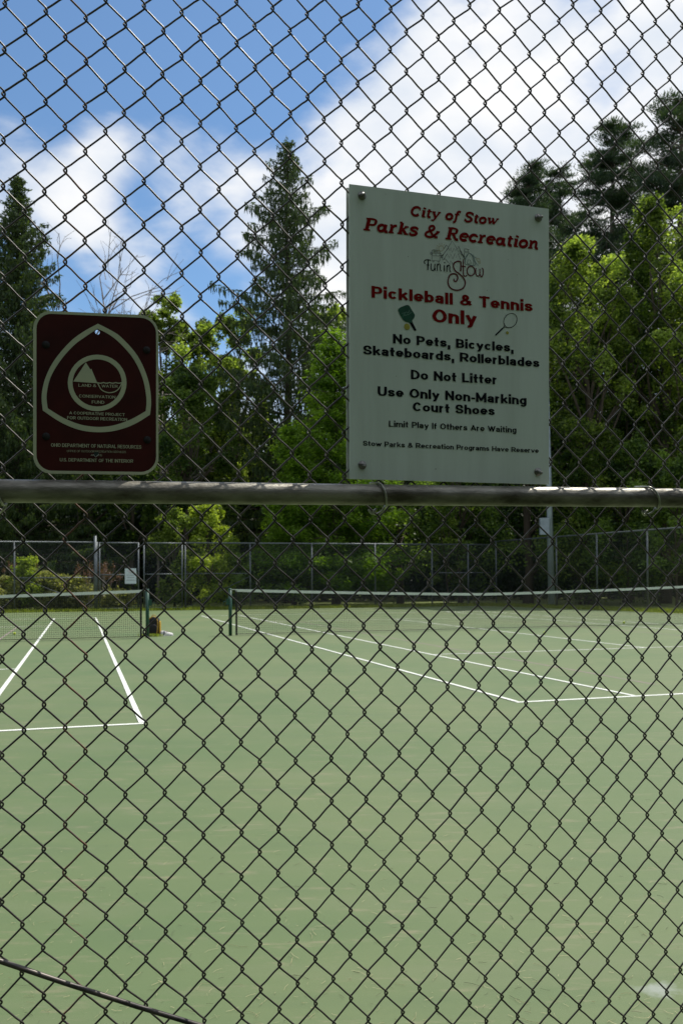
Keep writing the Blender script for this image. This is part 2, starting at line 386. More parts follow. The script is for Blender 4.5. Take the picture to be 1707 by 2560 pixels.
# ------------------------------------------------------------------ lettering helpers
def local(parent_inv, v): return parent_inv@v
def el(cx, cy, rx, ry, a0, a1, n=13): return [(cx+rx*math.cos(math.radians(lerp(a0, a1, i/(n-1)))), cy+ry*math.sin(math.radians(lerp(a0, a1, i/(n-1))))) for i in range(n)]
XH = .73
_P = [(0, 1), (.55, 1), (.88, .95), (1, .75), (.88, .54), (.55, .48), (0, .48)]
_S = [(.95, .76), (.82, .95), (.5, 1), (.16, .95), (.04, .77), (.18, .59), (.5, .51), (.85, .42), (1, .24), (.85, .05), (.5, 0), (.16, .05), (0, .25)]
SANS = {'A': (.84, [('l', [(0, 0), (.5, 1), (1, 0)]), ('l', [(.22, .26), (.78, .26)])]), 'B': (.76, [('l', [(0, 0), (0, 1)]), ('c', [(0, 1), (.6, 1), (.88, .94), (.93, .77), (.85, .58), (.6, .53), (0, .53)]), ('c', [(.6, .53), (.92, .46), (1, .27), (.9, .06), (.6, 0), (0, 0)])]),
 'C': (.82, [('c', el(.5, .5, .5, .5, 42, 318))]), 'D': (.80, [('l', [(0, 0), (0, 1)]), ('c', [(0, 1), (.45, 1), (.85, .85), (1, .5), (.85, .15), (.45, 0), (0, 0)])]),
 'E': (.68, [('l', [(1, 1), (0, 1), (0, 0), (1, 0)]), ('l', [(0, .52), (.9, .52)])]), 'F': (.64, [('l', [(1, 1), (0, 1), (0, 0)]), ('l', [(0, .5), (.85, .5)])]), 'H': (.80, [('l', [(0, 0), (0, 1)]), ('l', [(1, 0), (1, 1)]), ('l', [(0, .52), (1, .52)])]),
 'I': (.0, [('l', [(.5, 0), (.5, 1)])]), 'J': (.62, [('c', [(1, 1), (1, .3), (.85, .06), (.5, 0), (.12, .08), (0, .34)])]), 'L': (.66, [('l', [(0, 1), (0, 0), (1, 0)])]), 'M': (.98, [('l', [(0, 0), (0, 1), (.5, .12), (1, 1), (1, 0)])]),
 'N': (.80, [('l', [(0, 0), (0, 1), (1, 0), (1, 1)])]), 'O': (.88, [('c', el(.5, .5, .5, .5, 0, 360, 17))]), 'P': (.74, [('l', [(0, 0), (0, 1)]), ('c', _P)]), 'R': (.80, [('l', [(0, 0), (0, 1)]), ('c', _P), ('l', [(.5, .46), (1, 0)])]),
 'S': (.76, [('c', _S)]), 'T': (.76, [('l', [(0, 1), (1, 1)]), ('l', [(.5, 1), (.5, 0)])]), 'U': (.80, [('c', [(0, 1), (0, .4), (.14, .07), (.5, 0), (.86, .07), (1, .4), (1, 1)])]), 'V': (.82, [('l', [(0, 1), (.5, 0), (1, 1)])]),
 'W': (1.2, [('l', [(0, 1), (.26, 0), (.5, .95), (.74, 0), (1, 1)])]), '&': (.88, [('c', [(1, .0), (.6, .45), (.25, .72), (.25, .92), (.45, 1), (.65, .9), (.62, .72), (.3, .52), (.02, .3), (.05, .08), (.35, 0), (.68, .1), (.95, .46)])]),
 'a': (.64, [('c', [(.04, .54), (.15, .69), (.48, .73), (.84, .68), (.92, .52), (.92, .0)]), ('c', [(.92, .42), (.5, .38), (.1, .31), (0, .16), (.14, .02), (.42, 0), (.76, .06), (.92, .2)])]), 'b': (.66, [('l', [(0, 0), (0, 1)]), ('c', el(.5, .365, .5, .365, 0, 360))]),
 'c': (.64, [('c', el(.5, .365, .5, .365, 42, 318))]), 'd': (.66, [('l', [(1, 0), (1, 1)]), ('c', el(.5, .365, .5, .365, 0, 360))]), 'e': (.68, [('c', el(.5, .365, .5, .365, 2, 318)), ('l', [(.05, .34), (.95, .34)])]),
 'f': (.42, [('c', [(1, 1), (.7, 1), (.42, .92), (.4, .7), (.4, 0)]), ('l', [(0, .70), (.9, .70)])]), 'g': (.66, [('c', el(.5, .365, .5, .365, 0, 360)), ('c', [(1, .73), (1, .05), (.9, -.2), (.5, -.27), (.08, -.2)])]),
 'h': (.65, [('l', [(0, 0), (0, 1)]), ('c', [(0, .42), (.2, .68), (.55, .73), (.9, .64), (1, .42), (1, 0)])]), 'i': (.0, [('l', [(.5, 0), (.5, .73)]), ('d', [(.5, 1.04)])]), 'k': (.66, [('l', [(0, 0), (0, 1)]), ('l', [(.1, .28), (.92, .73)]), ('l', [(.42, .42), (1, 0)])]),
 'l': (.0, [('l', [(.5, 0), (.5, 1)])]), 'm': (1.02, [('l', [(0, 0), (0, .73)]), ('c', [(0, .45), (.12, .69), (.28, .73), (.45, .67), (.5, .45), (.5, 0)]), ('c', [(.5, .45), (.62, .69), (.78, .73), (.95, .67), (1, .45), (1, 0)])]),
 'n': (.65, [('l', [(0, 0), (0, .73)]), ('c', [(0, .42), (.2, .68), (.55, .73), (.9, .64), (1, .42), (1, 0)])]), 'o': (.68, [('c', el(.5, .365, .5, .365, 0, 360))]), 'r': (.46, [('l', [(0, 0), (0, .73)]), ('c', [(0, .38), (.25, .64), (.65, .73), (1, .70)])]),
 's': (.62, [('c', [(x, y*.73) for x, y in _S])]), 't': (.44, [('c', [(.4, .95), (.4, .2), (.5, .03), (.75, 0), (1, .02)]), ('l', [(0, .70), (.95, .70)])]), 'u': (.65, [('c', [(0, .73), (0, .28), (.12, .05), (.48, 0), (.82, .08), (1, .3)]), ('l', [(1, 0), (1, .73)])]),
 'v': (.68, [('l', [(0, .73), (.5, 0), (1, .73)])]), 'w': (1.0, [('l', [(0, .73), (.26, 0), (.5, .65), (.74, 0), (1, .73)])]), 'y': (.68, [('l', [(0, .73), (.5, .04)]), ('c', [(1, .73), (.55, .0), (.35, -.25), (.05, -.27)])]),
 ',': (.0, [('d', [(.5, 0)]), ('c', [(.7, -.02), (.6, -.14), (.3, -.24)])]), '.': (.0, [('d', [(.5, 0)])]), '-': (.36, [('l', [(0, .34), (1, .34)])]), ' ': (.1, [])}
def lettering(parent, txt, L, Rr, capx, m, off, wt, name='lettering'):
    """L,Rr: left and right baseline pixels; capx: pixel height of the cap top at the left; wt: stem weight in cap heights"""
    a, b, c = fence_sz(*L, off), fence_sz(*Rr, off), fence_sz(L[0], capx, off)
    gap = .165-wt*.36; tot = -gap; xs = []
    for ch in txt: xs.append(tot+gap); tot += gap+max(SANS[ch][0], wt)+(0 if ch != ' ' else .12)
    sy = c[1]-a[1]; sx = (b[0]-a[0])/tot; sk = (b[1]-a[1])/(b[0]-a[0]); st = Strokes(off)
    def my(y):
        if y <= 0: return wt*.5+y*(1-wt*.2)
        if y <= XH: return wt*.5+y/XH*(XH-wt)
        return XH-wt*.5+(y-XH)/(1-XH)*(1-XH)
    for ch, x0 in zip(txt, xs):
        wdt = max(SANS[ch][0], wt)
        def mp_(p): return np.array([x0+wt*.5+p[0]*(wdt-wt), my(p[1])])
        for kind, pts in SANS[ch][1]:
            Q = [mp_(p) for p in pts]
            if kind == 'd': Q = [Q[0]-[0, wt*.5], Q[0]+[0, wt*.5]]; segs = [Q]
            elif kind == 'l': segs = []; 
            if kind == 'l':
                for i in range(len(Q)-1):
                    d = Q[i+1]-Q[i]; d = d/np.linalg.norm(d)
                    ex = wt*.5*max(abs(d[0]), abs(d[1]))**6
                    if abs(d[0]) > .15 and abs(d[1]) > .15: ex = wt*.30
                    segs.append([Q[i]-d*ex, Q[i+1]+d*ex])
            if kind == 'c':
                Q = catmull(Q, 3)
                def tip(p, q):
                    d = p-q; d = d/np.linalg.norm(d); return p+d*wt*(.5 if abs(d[1]) > .97 else .12)
                if np.linalg.norm(Q[0]-Q[-1]) > .01: Q = [tip(Q[0], Q[1])]+Q+[tip(Q[-1], Q[-2])]
                segs = [Q]
            for q in segs:
                T = []
                for p in q: s_ = a[0]+p[0]*sx; T.append((s_, a[1]+p[1]*sy+(s_-a[0])*sk))
                st.stroke(T, wt, smooth=1, sx=sx, sy=sy)
    return st.build(name, m, parent)
class Strokes:
    """flat printed strokes; each one a hair above the last so no two lie in one plane"""
    def __init__(s, off): s.mb = MB(); s.off = off; s.k = 0
    def stroke(s, pts, wd, closed=False, smooth=3, sx=None, sy=None):
        P = [np.array(p) for p in pts]
        if smooth > 1 and len(P) > 2: P = catmull(P, smooth, closed)
        if closed: P = P+[P[0], P[1]]
        wd2 = wd/2; vs = []; off = s.off-.00003*(s.k % 14); s.k += 1
        n = len(P)
        for i, p in enumerate(P):
            t = P[min(i+1, n-1)]-P[max(i-1, 0)]; 
            if sx is None: t = t/(np.linalg.norm(t)+1e-9); nn = np.array([-t[1], t[0]])
            else:           # stems keep their weight in the font's own stretched space
                t = np.array([t[0]/sx, t[1]/sy]); t = t/(np.linalg.norm(t)+1e-9); nn = np.array([-t[1]*sx, t[0]*sy*.72])
            for q in (p+nn*wd2, p-nn*wd2): vs.append(fp(q[0], q[1], off))
        s.mb.add(vs, [(2*i, 2*i+1, 2*i+3, 2*i+2) for i in range(n-1)])
        return s
    def poly(s, pts):
        off = s.off-.00003*(s.k % 14); s.k += 1
        s.mb.add([fp(p[0], p[1], off) for p in pts], [tuple(range(len(pts)))]); return s
    def disc(s, c, r, n=18, ry=None):
        return s.poly([(c[0]+r*math.cos(2*PI*i/n), c[1]+(ry or r)*math.sin(2*PI*i/n)) for i in range(n)])
    def build(s, name, m, parent): return s.mb.build(name, m, parent)
def arc(cx, cy, rx, ry, a0, a1, n=9): return [(cx+rx*math.cos(math.radians(lerp(a0, a1, i/(n-1)))), cy+ry*math.sin(math.radians(lerp(a0, a1, i/(n-1))))) for i in range(n)]
def fsz(x0, x1, y=.04, w_=.085): return ([(x0, y), (x1, y)], w_)
Sx = [(.66, .76), (.52, .92), (.28, .92), (.13, .75), (.25, .57), (.5, .46), (.65, .27), (.5, .07), (.24, .05), (.09, .22)]
GL = {
 'C': (.86, [(arc(.44, .49, .34, .42, 48, 318), .16), ([(.71, .6), (.71, .9)], .06)]),
 'i': (.40, [([(.2, .04), (.2, .62)], .17), fsz(.04, .28, .62), fsz(.12, .4), ([(.2, .78), (.2, .95)], .17)]),
 't': (.46, [([(.2, .84), (.2, .18), (.27, .06), (.42, .05)], .15), fsz(.04, .42, .62)]),
 'y': (.70, [([(.12, .6), (.36, .05)], .16), ([(.58, .6), (.36, .02), (.24, -.2), (.06, -.2)], .10), fsz(0, .28, .62), fsz(.45, .7, .62)]),
 'o': (.68, [(arc(.33, .32, .24, .27, 0, 360, 15), .155)]),
 'f': (.46, [([(.04, -.2), (.17, -.14), (.22, .1), (.23, .7), (.32, .92), (.5, .88)], .14), fsz(.05, .44, .62)]),
 'S': (.78, [(Sx, .15), ([(.68, .64), (.68, .95)], .05), ([(.08, .04), (.08, .34)], .05)]),
 'w': (.98, [([(.14, .6), (.3, .04)], .16), ([(.3, .06), (.48, .5)], .09), ([(.46, .6), (.62, .04)], .16), ([(.62, .06), (.84, .6)], .09), fsz(0, .26, .62), fsz(.36, .54, .62), fsz(.74, .96, .62)]),
 'P': (.82, [([(.22, .04), (.22, .92)], .18), ([(.22, .92), (.48, .92), (.68, .84), (.7, .68), (.62, .5), (.46, .46), (.22, .46)], .10), ([(.66, .82), (.68, .68), (.65, .55)], .13), fsz(.02, .44), fsz(.04, .3, .92)]),
 'a': (.74, [(arc(.29, .30, .2, .25, 0, 360, 13), .14), ([(.53, .62), (.53, .16), (.6, .06), (.72, .06)], .15)]),
 'r': (.58, [([(.2, .04), (.2, .6)], .16), ([(.2, .4), (.33, .58), (.48, .6)], .13), fsz(.03, .38), fsz(.04, .2, .62)]),
 'k': (.74, [([(.2, .04), (.2, .92)], .16), ([(.2, .26), (.52, .6)], .09), ([(.32, .36), (.58, .05)], .15), fsz(.03, .36), fsz(.04, .2, .92), fsz(.4, .66, .62), fsz(.46, .74)]),
 's': (.58, [([(x*.8, y*.68) for x, y in Sx], .13), ([(.53, .42), (.53, .64)], .05), ([(.07, .02), (.07, .22)], .05)]),
 '&': (1.0, [([(.9, .5), (.78, .34), (.58, .08), (.32, .02), (.12, .12), (.12, .32), (.3, .48), (.52, .62), (.56, .8), (.44, .93), (.28, .86), (.26, .68), (.42, .4), (.68, .1), (.92, .05)], .12), fsz(.74, .98, .5)]),
 'R': (.92, [([(.22, .04), (.22, .92)], .18), ([(.22, .92), (.48, .92), (.66, .84), (.68, .70), (.62, .54), (.46, .5), (.22, .5)], .10), ([(.64, .82), (.66, .70), (.63, .58)], .13), ([(.44, .48), (.56, .3), (.7, .06), (.86, .06)], .14), fsz(.02, .42), fsz(.04, .3, .92)]),
 'e': (.64, [(arc(.31, .32, .24, .27, 0, 320, 11), .145), ([(.12, .34), (.52, .34)], .08)]),
 'c': (.60, [(arc(.31, .32, .24, .27, 45, 320, 10), .145), ([(.5, .42), (.5, .56)], .12)]),
 'n': (.78, [([(.18, .04), (.18, .6)], .16), ([(.2, .42), (.36, .6), (.5, .56), (.54, .4), (.54, .16), (.6, .05), (.72, .06)], .14), fsz(.02, .34), fsz(.03, .2, .62)]),
 ' ': (.42, [])}
def slab(parent, txt, L, Rr, capx, m, off, shear=.2):
    a, b, c = fence_sz(*L, off), fence_sz(*Rr, off), fence_sz(L[0], capx, off)
    tot = sum(GL[ch][0] for ch in txt); sy = (c[1]-a[1])/.97; sx = (b[0]-a[0])/(tot+shear*.5); sk = (b[1]-a[1])/(b[0]-a[0]); x = 0
    st = Strokes(off)
    for ch in txt:
        ad, sts = GL[ch]
        for pts, wd in sts:
            Q = []
            for px, py in pts:
                s = a[0]+(x+px+py*shear)*sx; Q.append((s, a[1]+py*sy+(s-a[0])*sk))
            st.stroke(Q, wd*sx*1.25)
        x += ad
    return st.build('lettering', m, parent)

# ------------------------------------------------------------------ the big rules sign
BO = -.0085
big = thing('rules_sign', fp(.24, 1.42, BO), 'large white rectangular court rules sign with red and black lettering bolted to the mesh', 'sign')
def q1(x, y): return (850+x/2.8, 440+y/2.8)
def z2(x, y, off=BO-.0022): return fence_sz(980+x/6.0308, 590+y/6.0308, off)
def q1s(x, y, off=BO-.0022): return fence_sz(*q1(x, y), off)
def board(pts_px, off0, off1, name, m, parent):
    f = [fence_sz(*p, off0) for p in pts_px]; n = len(f)
    vs = [fp(s, z, off0) for s, z in f]+[fp(s, z, off1) for s, z in f]
    mb = MB().add(vs, [tuple(range(n)), tuple(range(2*n-1, n-1, -1))]+[(i, n+i, n+(i+1) % n, (i+1) % n) for i in range(n)])
    o = mb.build(name, m, parent)
    bm = bmesh.new(); bm.from_mesh(o.data); bmesh.ops.recalc_face_normals(bm, faces=bm.faces); bm.to_mesh(o.data); bm.free()
    return o
board([(873, 460), (1371, 522), (1371.5, 1211), (874, 1197)], BO, BO+.0032, 'panel', M_SIGN, big)
board([(866, 469), (1364, 531), (1364.5, 1207), (867, 1196)], .0065, .0095, 'backing_panel', M_SIGNE, big)
TO = BO-.0006
slab(big, 'City of Stow', q1(486, 277), q1(1110, 345), q1(486, 208)[1], M_RED, TO)
slab(big, 'Parks & Recreation', q1(160, 377), q1(1397, 514), q1(160, 290)[1], M_RED, TO)
B1 = .235
for txt, lx, lb, rx, rb, cap, m, bo in (
    ('Pickleball & Tennis', 220, 851, 1346, 950, 768, M_RED, B1), ('Only', 645, 1025, 956, 1043, 927, M_RED, B1),
    ('No Pets, Bicycles,', 370, 1171, 1212, 1232, 1105, M_BLK, B1), ('Skateboards, Rollerblades', 161, 1249, 1393, 1340, 1182, M_BLK, B1),
    ('Do Not Litter', 495, 1422, 1099, 1459, 1355, M_BLK, B1), ('Use Only Non-Marking', 263, 1539, 1303, 1602, 1471, M_BLK, B1),
    ('Court Shoes', 508, 1646, 1081, 1676, 1580, M_BLK, B1), ('Limit Play If Others Are Waiting', 341, 1755, 1232, 1798, 1712, M_BLK, .20),
    ('Stow Parks & Recreation Programs Have Reserve', 160, 1888, 1388, 1939, 1852, M_BLK, .20)):
    lettering(big, txt, q1(lx, lb), q1(rx, rb), q1(lx, cap)[1], m, TO, bo)
def SP(st, pts, wd, closed=False, smooth=3): return st.stroke([z2(*p) for p in pts], wd/6.03/1330, closed, smooth)
lg = Strokes(TO)
SP(lg, [(1036, 528), (1040, 400), (1030, 384), (985, 378), (935, 410), (928, 460), (955, 520), (1020, 570), (1080, 630), (1105, 700), (1075, 780), (985, 815), (890, 785), (845, 700), (865, 600), (920, 565), (975, 580), (992, 630), (970, 678), (935, 670), (938, 640)], 24)
SP(lg, [(1078, 348), (1076, 555), (1095, 600), (1135, 590)], 20); SP(lg, [(1050, 452), (1112, 458)], 18)
SP(lg, [(1190+58*math.cos(i*PI/7), 522-72*math.sin(i*PI/7)) for i in range(14)], 20, True)
SP(lg, [(1266, 478), (1264, 560), (1290, 600), (1322, 575), (1324, 490)], 19); SP(lg, [(1323, 560), (1345, 612), (1372, 575), (1374, 500), (1352, 480)], 19)
lg.build('logo_lettering', mat('maroon_print', (.11, .012, .014), .4), big)
lf = Strokes(TO)
SP(lf, [(500, 415), (488, 390), (500, 360), (540, 352), (585, 362)], 15); SP(lf, [(548, 358), (540, 508)], 17); SP(lf, [(518, 430), (565, 434)], 12)
SP(lf, [(592, 410), (590, 490), (612, 515), (638, 500), (648, 415)], 15); SP(lf, [(646, 470), (652, 518)], 15)
SP(lf, [(682, 522), (684, 418)], 15); SP(lf, [(684, 450), (706, 416), (728, 436), (728, 500), (744, 525)], 15)
SP(lf, [(790, 436), (788, 530)], 16); SP(lf, [(792, 390), (792, 406)], 20); SP(lf, [(828, 536), (830, 436)], 15); SP(lf, [(830, 466), (852, 434), (872, 452), (870, 512), (886, 540)], 15)
lf.build('logo_lettering', M_BLK, big)
ld = Strokes(TO); K = 6
SP(ld, [(603, 225), (612, 205), (705, 208), (722, 228), (722, 372), (603, 362), (603, 225)], K, smooth=1)
SP(ld, [(628, 220), (700, 224), (700, 238), (628, 234), (628, 220)], K*.8, smooth=1); SP(ld, [(612, 250), (714, 256), (712, 298), (612, 290), (612, 250)], K*.8, smooth=1); SP(ld, [(660, 252), (662, 295)], K*.8)
SP(ld, [(583, 240), (600, 242), (600, 276), (583, 274), (583, 240)], K, smooth=1); SP(ld, [(724, 258), (740, 260), (740, 292), (724, 290)], K, smooth=1); SP(ld, [(615, 364), (615, 382), (634, 384), (634, 366)], K, smooth=1); SP(ld, [(692, 372), (692, 388), (712, 390), (712, 374)], K, smooth=1)
for q in ([(830, 200), (908, 66), (980, 190)], [(780, 190), (820, 130), (850, 165)], [(985, 195), (1000, 148), (1090, 320)], [(735, 320), (830, 200), (850, 180), (870, 215), (885, 172), (905, 245), (935, 178), (955, 225), (975, 185), (1000, 235), (1020, 200), (1045, 265)],
          [(780, 345), (835, 262), (862, 320), (880, 262), (915, 340), (950, 258), (970, 320), (995, 268), (1035, 350)], [(735, 320), (760, 318), (785, 255), (740, 300), (770, 360), (800, 340), (830, 372)], [(1000, 280), (1030, 215), (1095, 345)], [(830, 372), (878, 424), (880, 365), (912, 405), (925, 430)], [(1045, 265), (1060, 290), (1090, 300), (1105, 345)]):
    SP(ld, q, K, smooth=1)
SP(ld, [(1088, 310), (1095, 186), (1165, 200), (1140, 222), (1165, 240), (1098, 232)], K*1.2, smooth=1)
ld.build('logo_drawing', M_BLK, big)
lt = Strokes(TO); SP(lt, [(1102, 418), (1112, 330), (1150, 262), (1205, 275), (1245, 350), (1252, 436), (1102, 420)], K*1.3); SP(lt, [(1132, 410), (1150, 352), (1180, 358), (1196, 414), (1132, 410)], K, smooth=1); SP(lt, [(1150, 264), (1112, 330)], K); SP(lt, [(1185, 268), (1228, 340), (1232, 432)], K)
SP(lt, [(1222, 275), (1250, 325), (1270, 312)], K); SP(lt, [(1235, 365), (1300, 440)], K); lt.build('logo_tent', mat('teal_print', (.03, .10, .10), .5), big)
ls = Strokes(TO); SP(ls, [(742+36*math.cos(i*PI/6), 182-40*math.sin(i*PI/6)) for i in range(12)], K*1.1, True)
for i in range(7):
    a = math.radians(50+i*32); SP(ls, [(742+50*math.cos(a), 182-54*math.sin(a)), (742+78*math.cos(a), 182-84*math.sin(a))], K*.9)
ls.build('logo_sun', M_SUNL, big); ls = Strokes(TO)
SP(ls, [(1275, 330), (1320, 340), (1330, 380), (1300, 385), (1275, 350), (1275, 330)], K*1.2, smooth=1); SP(ls, [(1320, 380), (1335, 405), (1312, 420), (1305, 388)], K*1.1, smooth=1)
ls.build('logo_fish', M_SUNL, big)
pd = Strokes(TO)
pd.poly([z2(*p) for p in [(92, 1120), (100, 1095), (130, 1070), (215, 1037), (245, 1036), (268, 1055), (300, 1110), (342, 1175), (346, 1200), (335, 1232), (305, 1268), (312, 1302), (264, 1306), (250, 1300), (200, 1288), (168, 1262), (120, 1185)]])
pd.build('paddle_picture', M_PRG, big)
ph = Strokes(TO-.0001); ph.poly([z2(*p) for p in [(312, 1300), (370, 1414), (340, 1430), (264, 1304)]]); ph.build('paddle_handle_picture', M_BLK, big)
pl = Strokes(TO-.0005); SP(pl, [(150, 1168), (195, 1150), (170, 1190), (215, 1140), (240, 1160), (262, 1108), (262, 1145), (235, 1150)], 7, smooth=2); SP(pl, [(165, 1210), (205, 1180), (200, 1205), (240, 1170), (240, 1190), (300, 1140)], 8, smooth=2)
pl.build('paddle_squiggle', mat('pale_green_print', (.12, .25, .18), .5), big)
for c_, r_ in ((z2(228, 1364), .0065), (q1s(1172, 1096), .0034)): Strokes(TO).disc(c_, r_).build('ball_picture', M_YEL, big)
rk = Strokes(TO)
rk.stroke([q1s(1193+46*math.cos(a)*1.0+8*math.sin(a), 1010-50*math.sin(a)) for a in [i*PI/9 for i in range(18)]], 4.5/2.8/1330, True)
rk.stroke([q1s(1152, 1030), q1s(1150, 1050), q1s(1133, 1068)], 4/2.8/1330); rk.stroke([q1s(1180, 1060), q1s(1155, 1058), q1s(1133, 1070)], 4/2.8/1330); rk.stroke([q1s(1137, 1066), q1s(1088, 1114)], 11/2.8/1330)
rk.build('racket_picture', M_BLK, big)
MX = Matrix((tuple(FT), (0, 0, 1), tuple(-FN))).transposed()    # local z towards the camera
def ring(c, r0, r1, h0, h1, n, mb): return mb.lathe([(r0, h0), (r1, h0), (r1, h1), (r0, h1)], c, n, MX)
for x, y in ((155, 136), (1388, 291), (157, 2023), (1386, 2071)):
    s, z = q1s(x, y); c = fp(s, z, BO)
    wsh = ring(c, .001, .0085, 0, .0014, 16, MB()).build('washer', M_BOLT, big)
    nut = ring(c, .001, .0058, .0014, .0062, 6, MB()).build('nut', M_BOLT, big)
    tilt = MX@Matrix.Rotation(.25, 3, 'X')
    MB().lathe([(.0029, 0), (.0029, .016), (.0022, .0175), (.0001, .0176)], c, 10, tilt).build('bolt', M_BOLT, big)
dirt = Strokes(TO); 
for x, y, r in ((478, 562, .0009), (1175, 582, .0008), (1030, 798, .0008), (670, 2050, .0012), (1240, 690, .0007), (320, 125, .0007), (840, 1420, .0006), (395, 1400, .0008)): dirt.disc(q1s(x, y), r, 8)
tag(dirt.build('dirt_specks', mat('grey_dirt', (.2, .22, .19), .8), big), kind='stuff')

# ------------------------------------------------------------------ the small brown sign
SO = -.0070
sm = thing('brown_sign', fp(-.46, 1.425, SO), 'small dark brown sign with cream trefoil emblem and rounded corners at the left', 'sign')
def q2(x, y): return (60+x/4.3556, 760+y/4.3556)
def q2s(x, y, off=SO-.001): return fence_sz(*q2(x, y), off)
def curve_sheet(loops, off0, thick, name, m, parent):
    cu = bpy.data.curves.new('c', 'CURVE'); cu.dimensions = '2D'; cu.fill_mode = 'BOTH'; cu.extrude = thick/2
    for L in loops:
        sp = cu.splines.new('POLY'); sp.points.add(len(L)-1); sp.use_cyclic_u = True
        for i, (x, y) in enumerate(L): sp.points[i].co = (x, y, 0, 1)
    o = bpy.data.objects.new('c', cu); C.objects.link(o); bpy.context.view_layer.update()
    me = bpy.data.meshes.new_from_object(o.evaluated_get(bpy.context.evaluated_depsgraph_get()))
    vs = [fp(v.co.x, v.co.y, off0+thick/2-v.co.z) for v in me.vertices]; fs = [tuple(p.vertices) for p in me.polygons]
    bpy.data.objects.remove(o); bpy.data.curves.remove(cu); bpy.data.meshes.remove(me)
    o = MB().add(vs, fs).build(name, m, parent)
    bm = bmesh.new(); bm.from_mesh(o.data); bmesh.ops.remove_doubles(bm, verts=bm.verts, dist=1e-6); bmesh.ops.recalc_face_normals(bm, faces=bm.faces); bm.to_mesh(o.data); bm.free()
    return o
def rrect(x0, y0, x1, y1, r, dy, n=8):
    out = []
    for cx, cy, a0 in ((x1-r, y0+r, -90), (x1-r, y1-r, 0), (x0+r, y1-r, 90), (x0+r, y0+r, 180)):
        for i in range(n+1):
            a = math.radians(a0+90*i/n); X, Y = cx+r*math.cos(a), cy+r*math.sin(a)
            t = (X-x0)/(x1-x0); out.append((X, Y+lerp(0, dy(Y), t)))
    return out
# outline in zoom pixels: left edge 102..1468, top 66 (left) 128 (right), bottom 1843 (left) 1862 (right)
dy = lambda Y: lerp(60, 18, (Y-66)/1780)
outer = [q2s(*p) for p in rrect(103, 66, 1467, 1843, 196, dy)]
inner = [q2s(*p) for p in rrect(139, 98, 1441, 1812, 168, lambda Y: dy(Y)*.96)]
hc = q2s(803, 304); hr = 29/4.3556/1500
hole = [(hc[0]+hr*math.cos(i*PI/10), hc[1]+hr*math.sin(i*PI/10)) for i in range(20)]
hole2 = [(hc[0]+hr*1.02*math.cos(i*PI/10), hc[1]+hr*1.02*math.sin(i*PI/10)) for i in range(20)]
curve_sheet([outer, hole], SO, .002, 'panel', M_BRN, sm)
PO = SO-.0003
curve_sheet([outer, inner], PO, .0002, 'border', M_CRM, sm)
def cm(ps, n=5): return [tuple(p) for p in catmull(ps, n)][:-1]
tro = cm([(808, 213), (650, 300), (500, 415), (335, 610), (238, 800), (196, 990), (208, 1158)])+cm([(208, 1158), (400, 1285), (600, 1368), (800, 1395), (1000, 1378), (1200, 1310), (1375, 1205)])+cm([(1375, 1205), (1387, 1040), (1350, 810), (1240, 565), (1060, 360), (930, 275), (808, 213)])
tri = cm([(803, 268), (680, 350), (545, 450), (400, 615), (292, 800), (250, 990), (262, 1135)])+cm([(262, 1135), (440, 1242), (620, 1312), (800, 1337), (970, 1322), (1160, 1258), (1328, 1165)])+cm([(1328, 1165), (1335, 1020), (1292, 800), (1190, 590), (1040, 418), (920, 325), (803, 268)])
curve_sheet([[q2s(*p) for p in tro], [q2s(*p) for p in tri]], PO, .0002, 'trefoil_emblem', M_CRM, sm)
ell = lambda rx, ry, n=36: [q2s(800+rx*math.cos(2*PI*i/n), 858+ry*math.sin(2*PI*i/n)) for i in range(n)]
curve_sheet([ell(320, 308), ell(268, 257)], PO, .0002, 'emblem_ring', M_CRM, sm)
mt = Strokes(PO-.0003); mt.poly([q2s(*p) for p in ((540, 843), (677, 635), (725, 712), (737, 705), (802, 862))])
mt.stroke([q2s(800+i*11.2, 854+8*abs(math.sin(i/24*4*PI))) for i in range(25)], 11/4.36/1480, smooth=1)
mt.stroke([q2s(*p) for p in ((806, 862), (840, 925), (885, 955), (940, 965), (1000, 950), (1040, 915), (1068, 862))], 11/4.36/1480)
mt.build('mountain_and_water_emblem', M_CRM, sm)
for txt, lx, lb, rx, rb, cap, bo in (('LAND &', 597, 900, 790, 905, 868, .15), ('WATER', 848, 908, 1023, 913, 876, .15), ('CONSERVATION', 603, 1017, 998, 1031, 984, .15), ('FUND', 742, 1083, 878, 1087, 1050, .15),
    ('A COOPERATIVE PROJECT', 497, 1200, 1100, 1222, 1168, .17), ('FOR OUTDOOR RECREATION', 474, 1254, 1126, 1276, 1220, .17), ('OHIO DEPARTMENT OF NATURAL RESOURCES', 298, 1554, 1280, 1577, 1515, .16),
    ('OFFICE OF OUTDOOR RECREATION SERVICES', 470, 1612, 1112, 1623, 1589, .11), ('AND THE', 731, 1655, 855, 1658, 1634, .11), ('U.S. DEPARTMENT OF THE INTERIOR', 394, 1713, 1190, 1729, 1676, .16)):
    lettering(sm, txt, q2(lx, lb), q2(rx, rb), q2(lx, cap)[1], M_CRM, PO-.0001, bo)
for x, y in ((243, 442), (1338, 500), (245, 1440), (1345, 1478)):
    s, z = q2s(x, y); ring(fp(s, z, SO), .0005, .0068, 0, .0012, 14, MB()).build('rivet_shadow_disc', M_STAINSH, sm)  # dark discs paint the bolt shadows together with the stained corner holes
vw = Strokes(PO-.0009); vw.poly([q2s(*p) for p in ((760, 1640), (784, 1666), (818, 1636), (812, 1610), (770, 1612))]); vw.build('dark_notch', mat('notch_dark_paint', (.01, .03, .02), .8), sm)  # flat dark patch filling the V of the clip wire
